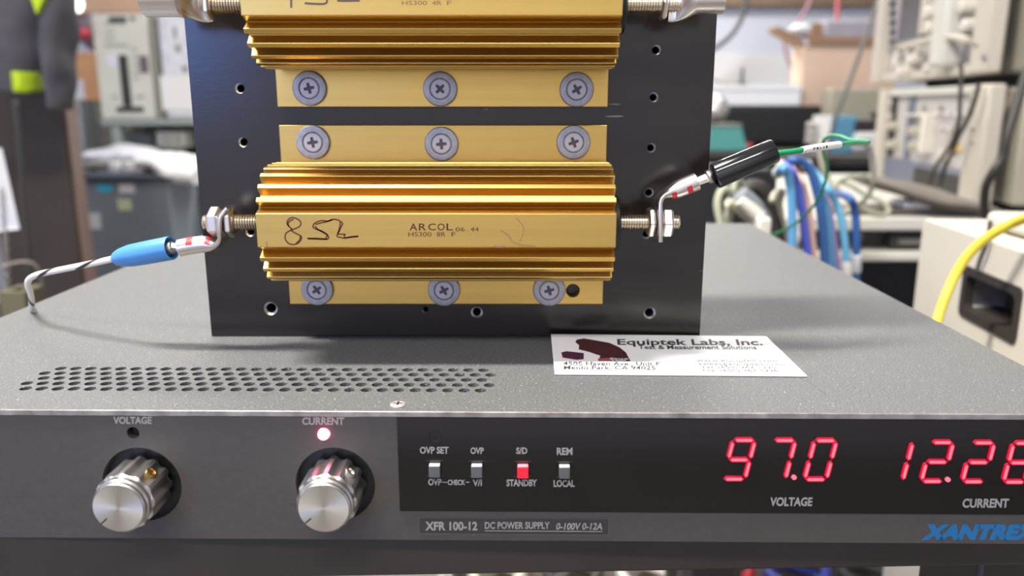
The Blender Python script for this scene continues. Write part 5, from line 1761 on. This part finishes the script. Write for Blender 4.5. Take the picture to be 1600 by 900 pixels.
# ================================================================== tote of cables under the bench
tz = .50
tt = thing('storage_tote', 'grey tote full of loose cables on the floor below the bench', 'tote', (.42, 1.0, 0))
x0, x1, y0, y1 = -.10, .90, 1.05, 1.20
b = MB().slab([(x0, y0), (x1, y0), (x1, y1), (x0, y1)], [[(x0 + .008, y0 + .008), (x1 - .008, y0 + .008), (x1 - .008, y1 - .008), (x0 + .008, y1 - .008)]], lambda a, c, t: (a, c, t), tz, .01)
b.box(x0 + .002, x1 - .002, y0 + .002, y1 - .002, 0, .02)
b.build('tote_body', m_tote, tt, bevel=0.003)
b = MB().slab([(x0 - .012, y0 - .012), (x1 + .012, y0 - .012), (x1 + .012, y1 + .012), (x0 - .012, y1 + .012)], [[(x0 - .0005, y0 - .0005), (x1 + .0005, y0 - .0005), (x1 + .0005, y1 + .0005), (x0 - .0005, y1 + .0005)]], lambda a, c, t: (a, c, t), tz + .003, tz - .02)
b.build('rim', m_tote, tt, bevel=0.002)
random.seed(11)
b = MB().box(x0 + .02, x1 - .02, y0 + .02, y1 - .02, .022, tz - .10)
tag(b.build('carton', m_carton2, None, bevel=0.004), 'plain carton inside the grey tote beneath the loose cables', 'box')
for i, (mt, cn_) in enumerate([(m_cream, 'cream'), (m_blackcable, 'black'), (m_plug, 'white'), (m_red, 'red'), (m_blue2, 'blue'), (m_darkcable, 'grey'), (m_lilac, 'lilac'), (m_beige, 'beige')]):
    cx = x0 + .08 + i * .118
    cy = 1.125
    zz = tz - .04
    pts_ = [Vector((cx + (.040 + .006 * math.sin(3 * a)) * math.cos(a), cy + .05 * math.sin(a), zz - .04 + .0055 * a)) for a in [j * .5 for j in range(30)]]
    lead('loose_cable', cn_ + ' cable coiled in the grey tote under the bench', 'cable', pts_, .008, mt, 'loose cables in the grey tote', n=8)
# ================================================================== lights: bench light and window, plus added unseen ceiling lights
m_tube = M('fluorescent_diffuser', (250, 248, 240), emit=(255, 250, 238), estr=4.0)
def fixture(x, y, w, l, power, col, label):
    t = thing('ceiling_light', label, 'ceiling light', (x, y, 2.9), 0, 'fluorescent ceiling lights')
    MB().box(x - w / 2 - .03, x + w / 2 + .03, y - l / 2 - .03, y + l / 2 + .03, 2.84, 2.899).build('housing', m_beige, t, bevel=0.004)
    MB().box(x - w / 2, x + w / 2, y - l / 2, y + l / 2, 2.832, 2.842).build('diffuser', m_tube, t)
    L = bpy.data.lights.new('ceiling_tube_light', 'AREA')
    L.shape = 'RECTANGLE'
    L.size, L.size_y = w, l
    L.energy = power
    L.color = col
    o = bpy.data.objects.new('ceiling_tube_light', L)
    COL.objects.link(o)
    o.location = (x, y, 2.825)
WARM = (1.0, 0.965, 0.90)
NEUT = (1.0, 0.97, 0.93)
fixture(-0.72, 0.15, 0.75, 0.14, 100, WARM, 'long ceiling light straight above the workbench')
fixture(-0.2, -1.25, 1.5, 0.30, 40, WARM, 'added long ceiling light behind the photographer')  # unseen lamp, added to light the faces turned to the camera
fixture(-1.0, 2.2, 1.5, 0.30, 26, NEUT, 'added long ceiling light above the left shelves')  # unseen lamp, added to light the left background
fixture(1.2, 2.2, 1.5, 0.30, 14, NEUT, 'added long ceiling light above the stacked instruments')  # unseen lamp, added to light the right background
fixture(0.2, 3.9, 1.5, 0.30, 75, NEUT, 'added long ceiling light near the far wall')  # unseen lamp, added to brighten the far end of the room
# daylight through the window in the front wall
x0, x1, z0, z1 = -2.25, -0.95, 1.22, 2.10
w = thing('window_frame', 'white window frame in the wall behind the photographer', 'window', ((x0 + x1) / 2, -2.25, z0))
w['kind'] = 'structure'
b = MB()
for q in ((x0, x0 + .04, z0, z1), (x1 - .04, x1, z0, z1), (x0, x1, z0, z0 + .04), (x0, x1, z1 - .04, z1), ((x0 + x1) / 2 - .015, (x0 + x1) / 2 + .015, z0, z1)):
    b.box(q[0], q[1], -2.27, -2.23, q[2], q[3])
b.build('frame', m_cartwhite, w, bevel=0.003)
L = bpy.data.lights.new('window_daylight', 'AREA')
L.shape = 'RECTANGLE'
L.size, L.size_y = x1 - x0, z1 - z0
L.energy = 34
L.color = (0.2, 0.36, 1.0)
o = bpy.data.objects.new('window_daylight', L)
COL.objects.link(o)
o.location = ((x0 + x1) / 2, -2.29, (z0 + z1) / 2)
o.rotation_euler = (PI / 2, 0, 0)

wd_ = bpy.data.worlds.new('World')
SC.world = wd_
wd_.use_nodes = True
bg = wd_.node_tree.nodes['Background']
bg.inputs['Color'].default_value = (0.75, 0.85, 1.0, 1)
bg.inputs['Strength'].default_value = 0.6

# ================================================================== camera
cd = bpy.data.cameras.new('camera')
cam = bpy.data.objects.new('camera', cd)
COL.objects.link(cam)
cam.location = CAM
cam.rotation_euler = (PI / 2 - PITCH, 0, 0)
cd.sensor_fit = 'HORIZONTAL'
cd.sensor_width = 36.0
cd.lens = F_PX / 1600 * 36.0
cd.clip_start = 0.01
cd.clip_end = 60
cd.dof.use_dof = True
cd.dof.focus_distance = 0.29
cd.dof.aperture_fstop = 9.0
SC.camera = cam
SC.view_settings.view_transform = 'Standard'
SC.view_settings.look = 'None'
SC.view_settings.gamma = 1.0
SC.view_settings.use_curve_mapping = False
SC.view_settings.exposure = 0.0
